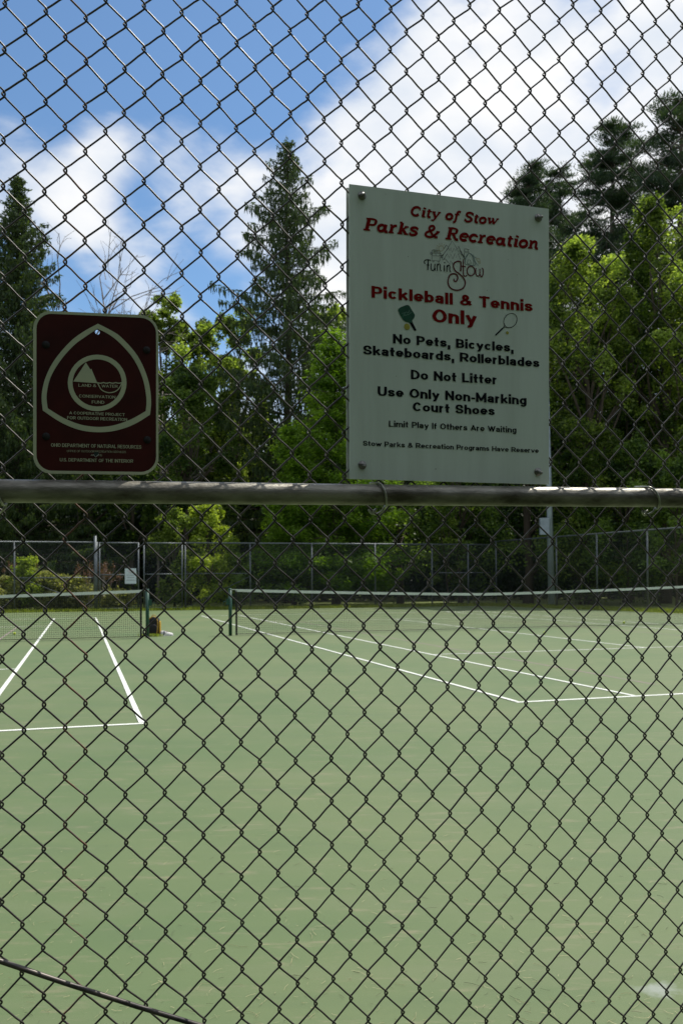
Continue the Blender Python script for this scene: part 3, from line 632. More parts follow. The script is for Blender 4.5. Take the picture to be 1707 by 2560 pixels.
MB().tube([fp(*q2s(758, 1640), SO+.004), fp(*q2s(760, 1642), PO-.0018), fp(*q2s(784, 1669), PO-.0022), fp(*q2s(820, 1636), PO-.0018), fp(*q2s(822, 1634), SO+.004)], .0006, 6).build('clip_wire', M_TIE, sm)

# ------------------------------------------------------------------ tennis nets
def tennis_net(ou, ov, sg, label, group):
    P0 = cp(ou-.91*sg, ov+11.89); t = thing('tennis_net', P0, label, 'tennis net', group)
    L = 10.97+1.83-.0
    def zt(a): x = abs(a/L-.5)*2; return .914+(.156)*x**1.3
    def at_(a, z): p = P0+CU*sg*a; return Vector((p.x, p.y, z))
    n = 28
    # posts
    for a in (0, L):
        mb = MB().tube([at_(a, 0), at_(a, 1.06)], .04, 14); mb.lathe([(.044, 1.05), (.044, 1.075), (.02, 1.085), (.001, 1.086)], at_(a, 0), 14); mb.build('post', M_POSTG, t)
    cr = MB().box(at_(0, .78)-CU*sg*.06, (.07, .09, .13), YAW); cr.tube([at_(0, .78)-CU*sg*.1, at_(0, .78)-CU*sg*.15, at_(0, .70)-CU*sg*.16], .009, 6); cr.build('winch', M_POSTG, t)
    bx = MB()
    for i in range(n):
        a0, a1 = .12+(L-.24)*i/n, .12+(L-.24)*(i+1)/n
        for dz, dv in ((0, 0),):
            v = [at_(a0, zt(a0)-.062)-CV*.006, at_(a1, zt(a1)-.062)-CV*.006, at_(a1, zt(a1))-CV*.006, at_(a0, zt(a0))-CV*.006]
            v += [p+CV*.012 for p in v]
            bx.add(v, [(0, 1, 2, 3), (7, 6, 5, 4), (3, 2, 6, 7), (0, 4, 5, 1)])
    bx.build('net_band', M_BAND, t)
    for a0, a1 in ((0, .13), (L, L-.13)): MB().tube([at_(a0, 1.06), at_(a1, zt(a1)-.012)], .006, 6).build('net_cable', M_BAND, t)
    for a in (.14, L-.14): MB().box(at_(a, zt(a)/2-.01), (.045, .012, zt(a)-.04), YAW).build('end_strap', M_NET, t)
    m = MB(); r = .0023
    a = .16
    while a < L-.15:
        m.tube([at_(a, .03), at_(a, zt(a)-.06)], r, 3, False, False); a += .044
    z = 0
    for k in range(21):
        f = k/20.5; m.tube([at_(.14+(L-.28)*i/10, lerp(.035, zt(.14+(L-.28)*i/10)-.06, f)) for i in range(11)], r if k else .008, 3, False, False)
    tag(m.build('net_mesh', M_NET, t), kind='stuff')
    return t
tennis_net(0, 0, -1, 'tennis net at the left with its green post beside the black backpack', 'tennis nets')
tennis_net(3.683, .11, 1, 'long tennis net at the right starting from a free standing green post', 'tennis nets')

# ------------------------------------------------------------------ far fence
FH = 3.0
def far_fence(A, B, posts, label, mid=None, hgt=FH, skip=()):
    t = thing('court_fence', A, label, 'fence'); d = (B-A).normalized(); L = (B-A).length
    def P(a, z): p = A+d*a; return Vector((p.x, p.y, z))
    MB().tube([P(0, hgt), P(L, hgt)], .032, 8).build('top_rail', M_GALV, t)
    for a in posts:
        MB().tube([P(a, 0), P(a, hgt+.02)], .036, 8).build('post', M_GALV, t)
    for a0, a1, z in (mid or []): MB().tube([P(a0, z), P(a1, z)], .026, 6).build('middle_rail', M_GALV, t)
    m = MB(); r = .0016; a = -hgt*.85; n = Vector((d.y, -d.x, 0))*.04
    while a < L:
        for sgn in (1, -1):
            x0, x1 = (a, a+hgt*.85) if sgn > 0 else (a+hgt*.85, a); z0, z1 = .04, hgt
            def clip(x, z, xo, zo):
                if x < 0: f = (0-xo)/(x-xo); return 0, zo+(z-zo)*f
                if x > L: f = (L-xo)/(x-xo); return L, zo+(z-zo)*f
                return x, z
            c0, c1 = clip(x0, z0, x1, z1), clip(x1, z1, x0, z0)
            if not (0 <= c0[0] <= L and 0 <= c1[0] <= L): continue
            m.tube([P(*c0)+n, P(*c1)+n], r, 3, False, False)
        a += .072
    tag(m.build('mesh_fabric', M_GALV, t), kind='stuff')
    return t, P, d
def along(A, d, px):       # distance along a ground line where it crosses image column px
    dr = ray(px, 1500); # solve A+d*a = k*dr (xy)
    M_ = np.array([[d.x, -dr[0]], [d.y, -dr[1]]]); s = np.linalg.solve(M_, [-A.x, -A.y]); return s[0]
GL0, GL1 = along(FLft, fdir, 250), along(FLft, fdir, 347)
GR0, GR1 = along(FLft, fdir, 361), along(FLft, fdir, 456)
Lf = along(FLft, fdir, 243); Rf = along(FLft, fdir, 462); Lall = (FB-FLft).length
AA = FLft
tl, PL_, dl = far_fence(AA, AA+fdir*Lf, [Lf-.0, along(AA, fdir, 37), along(AA, fdir, 37)-3, along(AA, fdir, 37)-6, along(AA, fdir, 37)-9], 'left stretch of the far grey chain link fence beyond the left net', [(along(AA, fdir, 37), Lf, 1.46)])
BB = AA+fdir*Rf
pr = [along(BB, fdir, x) for x in (464, 626, 780, 938, 1080, 1170)]
tr, PR_, dr_ = far_fence(BB, FB, pr, 'long middle stretch of the far chain link fence behind the right net', [(0, along(BB, fdir, 622), 1.62), (along(BB, fdir, 1096), along(BB, fdir, 1225), 1.62)])
MB().tube([PR_(pr[0]+.15, .15), PR_(pr[1], 1.5)], .012, 5).build('brace_rod', M_GALV, tr)
MB().tube([PL_(Lf-.1, .2), PL_(Lf-3.1, 1.44)], .012, 5).build('brace_rod', M_GALV, tl)
pe = [along(FB, RD, x) for x in (1240, 1391, 1492, 1618)]+[along(FB, RD, 1618)+3.6, along(FB, RD, 1618)+7.2]
far_fence(FB, FRt, pe, 'side chain link fence running towards the camera along the right edge', None, 3.15)
def gate(a0, a1, z0, z1, mid, label, tall):
    P = lambda a, z: Vector(((AA+fdir*a).x, (AA+fdir*a).y, z))
    t = thing('gate', P(a0, 0), label, 'gate', 'gates in the far fence')
    MB().tube([P(a0, z0), P(a1, z0)], .03, 8).build('bottom_bar', M_GALV, t); MB().tube([P(a0, z1), P(a1, z1)], .03, 8).build('top_bar', M_GALV, t)
    MB().tube([P(a0, mid), P(a1, mid)], .026, 8).build('middle_bar', M_GALV, t)
    for a in (a0, a1): MB().tube([P(a, z0-.02), P(a, z1+.02)], .032, 8).build('upright', M_GALV, t)
    if tall: MB().tube([P(a0-.18, 0), P(a0-.18, 3.28)], .06, 10).build('gate_post', M_GALV, t)
    m = MB(); x = a0-(z1-z0)*.85; r = .0016
    while x < a1:
        for sg in (1, -1):
            pts = []
            for f in np.linspace(0, 1, 40):
                xx = x+(z1-z0)*.85*(f if sg > 0 else 1-f)
                if a0 <= xx <= a1: pts.append(P(xx, lerp(z0, z1, f)))
            if len(pts) > 1: m.tube([pts[0], pts[-1]], r, 3, False, False)
        x += .072
    tag(m.build('mesh_fabric', M_GALV, t), kind='stuff'); return t, P
g1, PG = gate(GL0, GL1, .1, 2.98, 1.58, 'left gate leaf with the white notice in the far fence', True)
gate(GR0, GR1, .1, 2.98, 1.6, 'right gate leaf without a notice in the far fence', False)
nn = Vector((fdir.y, -fdir.x, 0))
n0, n1 = along(AA, fdir, 313), along(AA, fdir, 341.5)
notice = thing('notice', PG((n0+n1)/2, 1.2)+nn*.05, 'small white paper notice with faint print hanging on the far gate', 'sign')
zc0, zc1 = 1.18, 1.86
MB().box(PG((n0+n1)/2, (zc0+zc1)/2)+nn*.055, (n1-n0, .006, zc1-zc0), math.atan2(fdir.y, fdir.x)).build('panel', mat('white_notice_paint', (.55, .62, .66), .6), notice)
for zz, m_, f in ((1.74, M_PNKF, .6), (1.66, M_RED, .35), (1.56, M_GREYF, .7), (1.46, M_GREYF, .6), (1.34, M_GREYF, .72)):
    MB().box(PG((n0+n1)/2, zz)+nn*.060, ((n1-n0)*f, .002, .018), math.atan2(fdir.y, fdir.x)).build('printed_line', m_, notice)
# light pole beyond the right corner
lp = at(1378, 1500, 40.5); lp.z = 0
pole = thing('light_pole', lp, 'tall blue grey floodlight pole with a control box behind the fence corner', 'light pole')
MB().tube([lp, lp+Vector((-.16, 0, 11.6))], [.16, .09], 14).build('shaft', M_POLE, pole)
MB().box(lp+Vector((-.34, -.1, 3.75)), (.42, .22, .78)).build('control_box', M_POLE, pole)
for dx in (-.7, -.1): MB().lathe([(.01, .16), (.12, .08), (.17, -.12), (.15, -.15)], lp+Vector((dx-.16, 0, 11.75)), 12).build('lamp_head', M_POLE, pole)
MB().box(lp+Vector((-.5, 0, 11.62)), (.9, .06, .06)).build('crossarm', M_POLE, pole)
# ------------------------------------------------------------------ balls, bag, shoes
BR = .0335
for (px, py), lab in (((37, 1587), 'yellow green tennis ball at the left behind the left net'), ((1360, 1586), 'tennis ball right of centre just this side of the right net by a white line'), ((1558.5, 1559), 'tennis ball farthest right beyond the right net')):
    c = gnd(px, py, .01); 
    bm = bmesh.new(); bmesh.ops.create_icosphere(bm, subdivisions=3, radius=BR)
    me = bpy.data.meshes.new('tennis_ball'); 
    for f in bm.faces: f.smooth = True
    bm.to_mesh(me); bm.free(); me.materials.append(M_BALL); o = link('tennis_ball', me); o.location = (c.x, c.y, BR+.006); tag(o, lab, 'tennis ball', 'tennis balls left on the court')
    if True:
        sm_ = MB().tube([Vector((math.cos(t)*.8, math.sin(t)*.8, .6*math.sin(2*t))).normalized()*BR*1.005 for t in [i*2*PI/24 for i in range(25)]], .0014, 4, False); so = sm_.build('seam', M_WHT, o, world=False)
bp0 = gnd(385, 1590)
bag = thing('backpack', bp0, 'black backpack with yellow trim standing behind the left net post', 'backpack')
def blob(c, d, name, m, parent, pw=.55, n=14):
    vs = []; fs = []
    for i in range(n+1):
        th = PI*i/n
        for j in range(n*2):
            ph = PI*j/n; x, y, z = math.sin(th)*math.cos(ph), math.sin(th)*math.sin(ph), math.cos(th)
            f = lambda v: math.copysign(abs(v)**pw, v)
            vs.append(Vector(c)+Vector((f(x)*d[0]/2, f(y)*d[1]/2, f(z)*d[2]/2)))
    for i in range(n):
        for j in range(n*2): fs.append((i*n*2+j, (i+1)*n*2+j, (i+1)*n*2+(j+1) % (n*2), i*n*2+(j+1) % (n*2)))
    return MB().add(vs, fs, True).build(name, m, parent)
blob(bp0+Vector((0, 0, .22)), (.28, .2, .44), 'body', M_BLACKF, bag)
blob(bp0+Vector((.0, -.11, .15)), (.2, .08, .24), 'front_pocket', M_BLACKF, bag)
blob(bp0+Vector((.145, -.02, .2)), (.04, .1, .3), 'side_pocket', M_YELF, bag)
MB().tube(catmull([bp0+Vector(p) for p in ((.10, -.155, .05), (.115, -.13, .2), (.10, -.10, .38), (.0, -.06, .45), (-.10, -.10, .38))], 4), .008, 6).build('yellow_piping', M_YELF, bag)
MB().tube(catmull([bp0+Vector(p) for p in ((-.05, .0, .43), (-.03, 0, .475), (.03, 0, .475), (.05, 0, .43))], 4), .009, 6).build('handle', M_YELF, bag)
def shoe(px, py, rz, lab, m1, m2):
    c = gnd(px, py); t = thing('shoe', c, lab, 'shoe', 'pair of shoes beside the backpack', rz)
    def sec(x, w_, h, z0=0): return [(x, w_*math.cos(a)/2, z0+h*max(0, math.sin(a))) for a in [PI*i/8 for i in range(9)]]
    prof = [(-.14, .05, .06), (-.12, .075, .10), (-.07, .075, .105), (-.02, .08, .085), (.04, .09, .065), (.1, .095, .05), (.14, .07, .04), (.155, .03, .02)]
    vs = []; 
    for x, w_, h in prof: vs += sec(x, w_, h, .022)
    fs = [(i*9+k, i*9+k+1, (i+1)*9+k+1, (i+1)*9+k) for i in range(len(prof)-1) for k in range(8)]
    MB().add(vs, fs, True).build('upper', m1, t, world=False)
    s = MB(); pr_ = [(x, w_*1.06) for x, w_, h in prof]
    vs = [(x, w_/2, z) for z in (0, .026) for x, w_ in pr_]+[(x, -w_/2, z) for z in (0, .026) for x, w_ in pr_]; n = len(pr_)
    fs = []
    for i in range(n-1): fs += [(i, i+1, n+i+1, n+i), (2*n+i, 3*n+i, 3*n+i+1, 2*n+i+1), (n+i, n+i+1, 3*n+i+1, 3*n+i), (i, 2*n+i, 2*n+i+1, i+1)]
    fs += [(0, n, 3*n, 2*n)]
    s.add(vs, fs).build('sole', M_WHT, t, world=False)
    st = MB(); st.box((.005, 0, .107), (.05, .035, .008)); st.build('laces', m2, t, world=False)
shoe(402, 1590, 2.6, 'dark grey and white shoe nearest the backpack', M_GREYF, M_WHT); shoe(417, 1590, .5, 'white and pink shoe standing farther from the backpack', M_WHT, M_PNKF)

# ------------------------------------------------------------------ vegetation
def cards(P, L, Wd, D=None, flat=0):
    """quads (diamond) centred at P, long axis D (or random), length L, width Wd"""
    n = len(P); P = np.asarray(P)
    if D is None: D = rng.normal(size=(n, 3))
    D = D/np.linalg.norm(D, axis=1, keepdims=True)
    Q = np.cross(D, rng.normal(size=(n, 3))); Q /= np.linalg.norm(Q, axis=1, keepdims=True)+1e-9
    L = np.broadcast_to(L, n)[:, None]/2; Wd = np.broadcast_to(Wd, n)[:, None]/2
    V = np.stack([P-D*L, P+Q*Wd-D*L*.1, P+D*L, P-Q*Wd-D*L*.1], 1).reshape(-1, 3)
    return V, np.arange(n*4).reshape(-1, 4)
def crown_obj(Vs, tints, m, name, parent):
    V = np.concatenate(Vs); T = np.concatenate(tints)
    me = mesh_np(name, V, np.arange(len(V)).reshape(-1, 4), m, T); return link(name, me, parent)
def trunk(parent, h, r, lean=(0, 0), limbs=None, m=M_BARK, name='trunk'):
    mb = MB(); n = 8
    mb.tube([(lean[0]*(i/n)**1.5+.06*math.sin(i*1.7)*r*4, lean[1]*(i/n)**1.5+.05*math.cos(i*2.1)*r*4, h*i/n) for i in range(n+1)], [r*(1-.8*i/n) if i else r*1.3 for i in range(n+1)], 9)
    o = mb.build(name, m, parent, world=False)
    for q in (limbs or []):
        pass
    return o
def limbs_obj(parent, segs, m=M_BARK):
    mb = MB()
    for pts, r0, r1 in segs: mb.tube(pts, list(np.linspace(r0, r1, len(pts))), 5, False)
    return mb.build('limbs', m, parent, world=False)
def bend(a, b, sag=.1):
    a, b = np.array(a, float), np.array(b, float); m_ = (a+b)/2+rng.normal(size=3)*np.linalg.norm(b-a)*.08; m_[2] += sag*np.linalg.norm(b-a)
    return catmull([a, m_, b], 3)
def deciduous(loc, h, rad, z0, nblob, nleaf, m, label, group=None, lsz=.2, seed=0, cat='tree', tr=None, shape=1.0, name='broadleaf_tree', spread=.4):
    global rng; rng = np.random.default_rng(seed+11)
    t = thing(name, loc, label, cat, group)
    trunk(t, h*.8, tr or h*.014, (rng.normal()*.3, rng.normal()*.3))
    Vs = []; Ts = []; segs = []
    for b in range(nblob):
        zf = rng.random()**.8; a = rng.random()*2*PI
        prof = math.sin(PI*min(1, (.12+.88*zf)**shape*.93))**.7
        rr = rad*prof*math.sqrt(rng.random())*.85
        br = rad*rng.uniform(.13, .30)*(1-.4*zf)
        c = np.array([rr*math.cos(a), rr*math.sin(a), z0+(h-z0-br*.6)*zf])
        k = int(nleaf/nblob*rng.uniform(.6, 1.4))
        d = rng.normal(size=(k, 3)); d /= np.linalg.norm(d, axis=1, keepdims=True)
        rad_ = br*rng.uniform(.45, 1.12, (k, 1))**.6; P = c+d*rad_*(np.array([1.15, 1.15, .75]) if rng.random() < .6 else np.array([.75, .75, 1.7]))+rng.normal(size=(k, 3))*.08
        P = P[rng.random(k) < np.clip(.55+.7*d[:, 2], .25, 1)]; k = len(P)
        D = rng.normal(size=(k, 3))*[1, 1, .6]
        V, _ = cards(P, rng.uniform(.7, 1.3, k)*lsz, rng.uniform(.45, .8, k)*lsz, D); Vs.append(V)
        Ts.append(np.repeat(np.clip(rng.normal(.40+.28*rng.normal(), .26, k), 0, 1), 4))
        if b % 3 == 0: segs.append((bend((0, 0, max(.3, c[2]*.62)), c, .05), h*.005, .012))
    limbs_obj(t, segs); crown_obj(Vs, Ts, m, 'crown', t); return t
def spruce(loc, h, rmax, label, seed, z0=.5, droop=.28, m=None, dens=1.0, hang=.42, gap=1.0, pw=.85):
    global rng; rng = np.random.default_rng(seed)
    t = thing('spruce_tree', loc, label, 'tree'); trunk(t, h*.985, h*.012)
    Vs = []; Ts = []; segs = []; z = z0
    while z < h*.985:
        f = (h-z)/(h-z0); R = rmax*f**pw*rng.uniform(.82, 1.1)
        nb = int(rng.integers(5, 8)); a0 = rng.random()*2*PI
        for b in range(nb):
            a = a0+2*PI*b/nb+rng.normal()*.2; r = R*rng.uniform(.6, 1.12); ca, sa = math.cos(a), math.sin(a)
            n = 7; u = np.linspace(0, 1, n)
            zz = z+r*(.14*u-droop*u*u*(1+.4*rng.random())+.16*np.clip(u-.75, 0, 1)*2)+ (1-f)*r*.5*u
            B = np.stack([ca*r*u, sa*r*u, zz], 1); segs.append((list(B[:5]), .014+.006*r, .008))
            k = int(70*dens*(r+.25)); tt = rng.random(k)**.75
            idx = np.clip((tt*(n-1)).astype(int), 0, n-2); fr = (tt*(n-1)-idx)[:, None]; base = B[idx]*(1-fr)+B[idx+1]*fr
            lat = (rng.random(k)-.5)*2*(.12+.32*r*(1-tt)*.6+.08)
            P = base+np.stack([-sa*lat, ca*lat, -np.abs(lat)*.25], 1)+rng.normal(size=(k, 3))*.03
            hl = hang*rng.uniform(.25, 1.1, k)*(.4+.6*min(1, r/2.5)); isl = rng.random(k) < .38
            D = np.where(isl[:, None], np.stack([ca+rng.normal(size=k)*.5, sa+rng.normal(size=k)*.5, rng.normal(size=k)*.3+.1], 1), np.stack([rng.normal(size=k)*.18, rng.normal(size=k)*.18, -np.ones(k)], 1))
            P[:, 2] -= np.where(isl, 0, hl*.5)
            L = np.where(isl, rng.uniform(.16, .34, k), hl)
            V, _ = cards(P, L, rng.uniform(.05, .11, k), D); Vs.append(V); Ts.append(np.repeat(np.clip(np.where(isl, .6, .3)+rng.normal(size=k)*.2, 0, 1), 4))
        z += rng.uniform(.3, .46)*(.62+.55*f)*(h/26)*gap
    # leader
    k = 60; P = np.stack([rng.normal(size=k)*.08, rng.normal(size=k)*.08, h-rng.random(k)*1.6], 1); V, _ = cards(P, .3, .05, np.stack([rng.normal(size=k), rng.normal(size=k), np.ones(k)*1.2], 1)); Vs.append(V); Ts.append(np.full(4*k, .5))
    limbs_obj(t, segs); crown_obj(Vs, Ts, m or L_SPR, 'crown', t); return t
def pine(loc, h, rmax, label, seed, z0, group=None):
    global rng; rng = np.random.default_rng(seed)
    t = thing('pine_tree', loc, label, 'tree', group); trunk(t, h*.96, h*.014)
    Vs = []; Ts = []; segs = []; z = z0
    while z < h:
        f = (h-z)/(h-z0); R = rmax*(.13+1.0*f**.6)*(1 if f < .8 else .8)*rng.uniform(.6, 1.1)
        nb = int(rng.integers(3, 6))
        for b in range(nb):
            a = rng.random()*2*PI; r = R*rng.uniform(.5, 1.1); ca, sa = math.cos(a), math.sin(a)
            end = np.array([ca*r, sa*r, z+r*rng.uniform(.02, .35)]); segs.append((bend((0, 0, z-.1*r), end, -.06), .03+.012*r, .012))
            for q in range(int(3+r*2.5)):
                u = rng.uniform(.35, 1.05); c = np.array([0, 0, z])*(1-u)+end*u+rng.normal(size=3)*[.45, .45, .1]*(.35+r*.2)
                k = 100; br = rng.uniform(.32, .68)
                d = rng.normal(size=(k, 3)); d /= np.linalg.norm(d, axis=1, keepdims=True); P = c+d*br*rng.random((k, 1))**.5*np.array([1.3, 1.3, .34])
                D = d*[1, 1, .5]+[0, 0, .8]+rng.normal(size=(k, 3))*.3
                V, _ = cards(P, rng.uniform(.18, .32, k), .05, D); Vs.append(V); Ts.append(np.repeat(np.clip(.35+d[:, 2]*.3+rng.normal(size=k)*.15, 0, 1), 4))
        z += rng.uniform(.4, .75)
    limbs_obj(t, segs); crown_obj(Vs, Ts, L_PINE, 'crown', t); return t
def loc(px, Y): p = at(px, 1450, Y); p.z = 0; return p
def ht(py, Y, px=853): return at(px, py, Y).z
spruce(loc(723, 50), ht(343, 50), 8.0, 'tall drooping spruce rising alone in the middle of the skyline', 3, z0=1.2, dens=.72, hang=.58, pw=.76, droop=.22, gap=1.75)
spruce(loc(48, 47), ht(425, 47), 6.2, 'spruce at the left edge above the brown sign', 5, z0=1, droop=.12, hang=.35, dens=.95, pw=.8)
spruce(loc(-170, 50), ht(520, 50), 5.6, 'spruce cut off by the left edge of the view', 8, z0=1, droop=.15, hang=.35, dens=.6)
pine(loc(1540, 56), ht(325, 56), 6.2, 'pine with a two pointed top right of the white sign', 21, 7)
pine(loc(1712, 52), ht(235, 52), 6.6, 'tallest pine at the right edge of the view', 22, 8)
pine(loc(1325, 62), ht(415, 62), 4.4, 'shorter pine just above the right corner of the white sign', 23, 8)
pine(loc(1405, 66), ht(432, 66), 4.4, 'small pine between the two taller groups of pines', 24, 8)
pine(loc(1850, 52), ht(330, 52), 5, 'pine beyond the right edge of the view', 25, 8)
G1 = 'broadleaf trees behind the right fence'
deciduous(loc(1660, 44), ht(515, 44), 4.4, .8, 110, 72000, L_DEC, 'tall sunlit broadleaf tree at the right edge with a pointed top', G1, .18, 31, shape=1.1)
deciduous(loc(1475, 43), ht(612, 43), 3.7, .8, 95, 58000, L_DEC, 'rounded sunlit broadleaf tree right beside the white sign', G1, .17, 32)
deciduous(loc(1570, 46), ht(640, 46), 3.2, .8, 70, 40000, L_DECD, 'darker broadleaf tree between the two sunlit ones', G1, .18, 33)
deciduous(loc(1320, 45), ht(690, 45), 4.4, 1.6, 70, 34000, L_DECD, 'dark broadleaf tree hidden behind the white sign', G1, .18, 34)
deciduous(loc(1790, 42), ht(600, 42), 4.0, 2, 60, 22000, L_DEC, 'broadleaf tree beyond the right edge', G1, .2, 35)
G2 = 'broadleaf trees behind the far fence'
deciduous(loc(412, 58), ht(738, 58), 3.3, 2, 60, 40000, L_DEC, 'broadleaf tree with a rounded top just right of the brown sign', G2, .25, 41)
deciduous(loc(500, 56), ht(800, 56), 3.0, 2, 50, 32000, L_DEC, 'low topped broadleaf tree between the brown sign and the spruce', G2, .25, 42)
deciduous(loc(600, 60), ht(772, 60), 3.4, 2, 50, 30000, L_DEC, 'broadleaf tree left behind the drooping spruce', G2, .25, 43)
deciduous(loc(850, 58), ht(770, 58), 3.6, 2, 50, 30000, L_DEC, 'broadleaf tree right behind the drooping spruce', G2, .25, 44)
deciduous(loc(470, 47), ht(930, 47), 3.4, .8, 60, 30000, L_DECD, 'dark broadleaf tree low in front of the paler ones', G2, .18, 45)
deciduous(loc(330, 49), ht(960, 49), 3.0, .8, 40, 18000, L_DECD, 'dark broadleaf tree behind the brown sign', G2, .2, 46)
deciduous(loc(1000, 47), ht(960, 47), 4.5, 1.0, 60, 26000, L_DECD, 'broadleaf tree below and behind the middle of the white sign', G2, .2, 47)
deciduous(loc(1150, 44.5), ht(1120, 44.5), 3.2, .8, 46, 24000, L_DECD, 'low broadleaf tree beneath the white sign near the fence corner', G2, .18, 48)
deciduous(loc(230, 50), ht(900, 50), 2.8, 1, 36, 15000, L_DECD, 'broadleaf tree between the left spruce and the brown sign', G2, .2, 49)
deciduous(loc(455, 54), ht(860, 54), 3.2, 1, 60, 34000, L_DEC, 'sunlit broadleaf tree filling the gap right of the brown sign', G2, .2, 50)
deciduous(loc(590, 53), ht(900, 53), 3.0, 1, 55, 30000, L_DEC, 'sunlit broadleaf tree low beneath the left side of the drooping spruce', G2, .2, 51)
# bright feathery conifer like tree
def feathery(loc_, h, rmax, label, seed):
    global rng; rng = np.random.default_rng(seed)
    t = thing('larch_tree', loc_, label, 'tree'); trunk(t, h*.97, h*.014); Vs = []; Ts = []; segs = []; z = .6
    while z < h:
        f = (h-z)/h; R = rmax*(f**.6)*rng.uniform(.7, 1.1)
        for b in range(6):
            a = rng.random()*2*PI; r = R*rng.uniform(.5, 1.1)+.2; ca, sa = math.cos(a), math.sin(a); end = np.array([ca*r, sa*r, z+r*.22]); segs.append((bend((0, 0, z-.1), end, .05), .03, .01))
            k = int(115*(r+.3)); u = rng.random(k)**.7; P = np.array([0, 0, z])*(1-u[:, None])+end*u[:, None]; P += rng.normal(size=(k, 3))*[.22, .22, .13]; P[:, 2] -= rng.random(k)*.3*u
            D = np.stack([ca*.7+rng.normal(size=k)*.5, sa*.7+rng.normal(size=k)*.5, -.35+rng.normal(size=k)*.3], 1)
            V, _ = cards(P, rng.uniform(.16, .34, k), .06, D); Vs.append(V); Ts.append(np.repeat(np.clip(.5+rng.normal()*.25+rng.normal(size=k)*.15, 0, 1), 4))
        z += rng.uniform(.28, .5)
    limbs_obj(t, segs); crown_obj(Vs, Ts, L_LAR, 'crown', t)
feathery(loc(840, 44), ht(830, 44), 4.0, 'bright green feathery larch left behind the white sign', 61)
feathery(loc(735, 42.5), ht(1060, 42.5), 2.4, 'small bright feathery larch leaning left below the taller one', 62)
# shrubs behind the far fence
G3 = 'shrubs just behind the far fence'
G4 = 'understory bushes behind the side fence'
deciduous(loc(1450, 42.5), ht(1130, 42.5), 2.6, .2, 44, 20000, L_DECD, 'bush at the foot of the rounded tree right of the light pole', G4, .16, 76, 'shrub', .05, name='shrub')
deciduous(loc(1570, 40.5), ht(1090, 40.5), 2.6, .2, 44, 20000, L_DECD, 'bush low behind the side fence between two posts', G4, .16, 77, 'shrub', .05, name='shrub')
deciduous(loc(1690, 38.5), ht(1110, 38.5), 2.4, .2, 40, 18000, L_DECD, 'bush low behind the side fence at the right edge', G4, .16, 78, 'shrub', .05, name='shrub')
deciduous(loc(520, 40.5), ht(1262, 40.5), 1.75, .1, 34, 17000, L_SHR, 'bright yellow green shrub taller than the far fence right of the gate', G3, .14, 71, 'shrub', .05, name='shrub')
deciduous(loc(437, 40), ht(1272, 40), 1.5, .1, 30, 14000, L_DEC, 'paler green shrub behind the right gate leaf', G3, .13, 72, 'shrub', .05, name='shrub')
deciduous(loc(590, 41), ht(1372, 41), 1.4, .1, 22, 9000, L_DECD, 'low dark shrub right of the yellow green shrub', G3, .14, 73, 'shrub', .04, name='shrub')
deciduous(loc(730, 41.5), ht(1400, 41.5), 1.6, .1, 22, 9000, L_DECD, 'dark shrub behind the middle of the far fence', G3, .15, 74, 'shrub', .04, name='shrub')
deciduous(loc(1120, 43.5), ht(1235, 43.5), 1.2, .6, 18, 6000, L_DEC, 'light leaved shrub rising above the far fence under the white sign', G3, .13, 75, 'shrub', .04, name='shrub')
for i, (px, py, r, s) in enumerate(((25, 1440, 1.1, 81), (75, 1395, .9, 82), (130, 1425, 1.1, 83), (190, 1440, .9, 84), (290, 1470, .9, 85), (150, 1450, 1.2, 86))):
    labs = ('tangled weeds behind the far fence at the left edge', 'tallest pale weed clump behind the far fence post at the left', 'weed clump right of the tallest pale one', 'weed clump beside the left gate post', 'low weeds seen through the gate below the white notice', 'darker weed clump in the middle of the weeds left of the gate')
    deciduous(loc(px, 38+i*.2), ht(py, 38+i*.2), r, .05, 46, 14000, L_WEED if i != 1 else L_SHR, labs[i], 'weed clumps behind the far fence', .12, s, 'weeds', .02, name='weed_clump')
rng = np.random.default_rng(202)
for (px, py, Y, lab) in ((228, 1412, 38.6, 'reddish seed heads beside the left gate post behind the far fence'), (60, 1408, 38.9, 'reddish seed heads among the weeds left of the fence post'), (262, 1432, 38.8, 'reddish seed heads seen through the gate')):
    t = thing('seed_heads', loc(px, Y), lab, 'weeds', 'reddish seed heads in the weeds'); top = ht(py, Y); mb = MB(); Vs = []; Ts = []
    for i in range(14):
        x, y = rng.normal(size=2)*.3; hh = top*rng.uniform(.75, 1.05); mb.tube([(x, y, 0), (x*1.15, y, hh*.6), (x*1.3, y*1.2, hh)], .008, 4, False)
        k = 60; P = np.array([x*1.3, y*1.2, hh])+rng.normal(size=(k, 3))*[.05, .05, .10]; V, _ = cards(P, .06, .03); Vs.append(V); Ts.append(np.repeat(rng.random(k), 4))
    tag(mb.build('stalks', M_BARKG, t, world=False), kind='stuff'); o = crown_obj(Vs, Ts, L_DEAD, 'seeds', t); tag(o, kind='stuff')
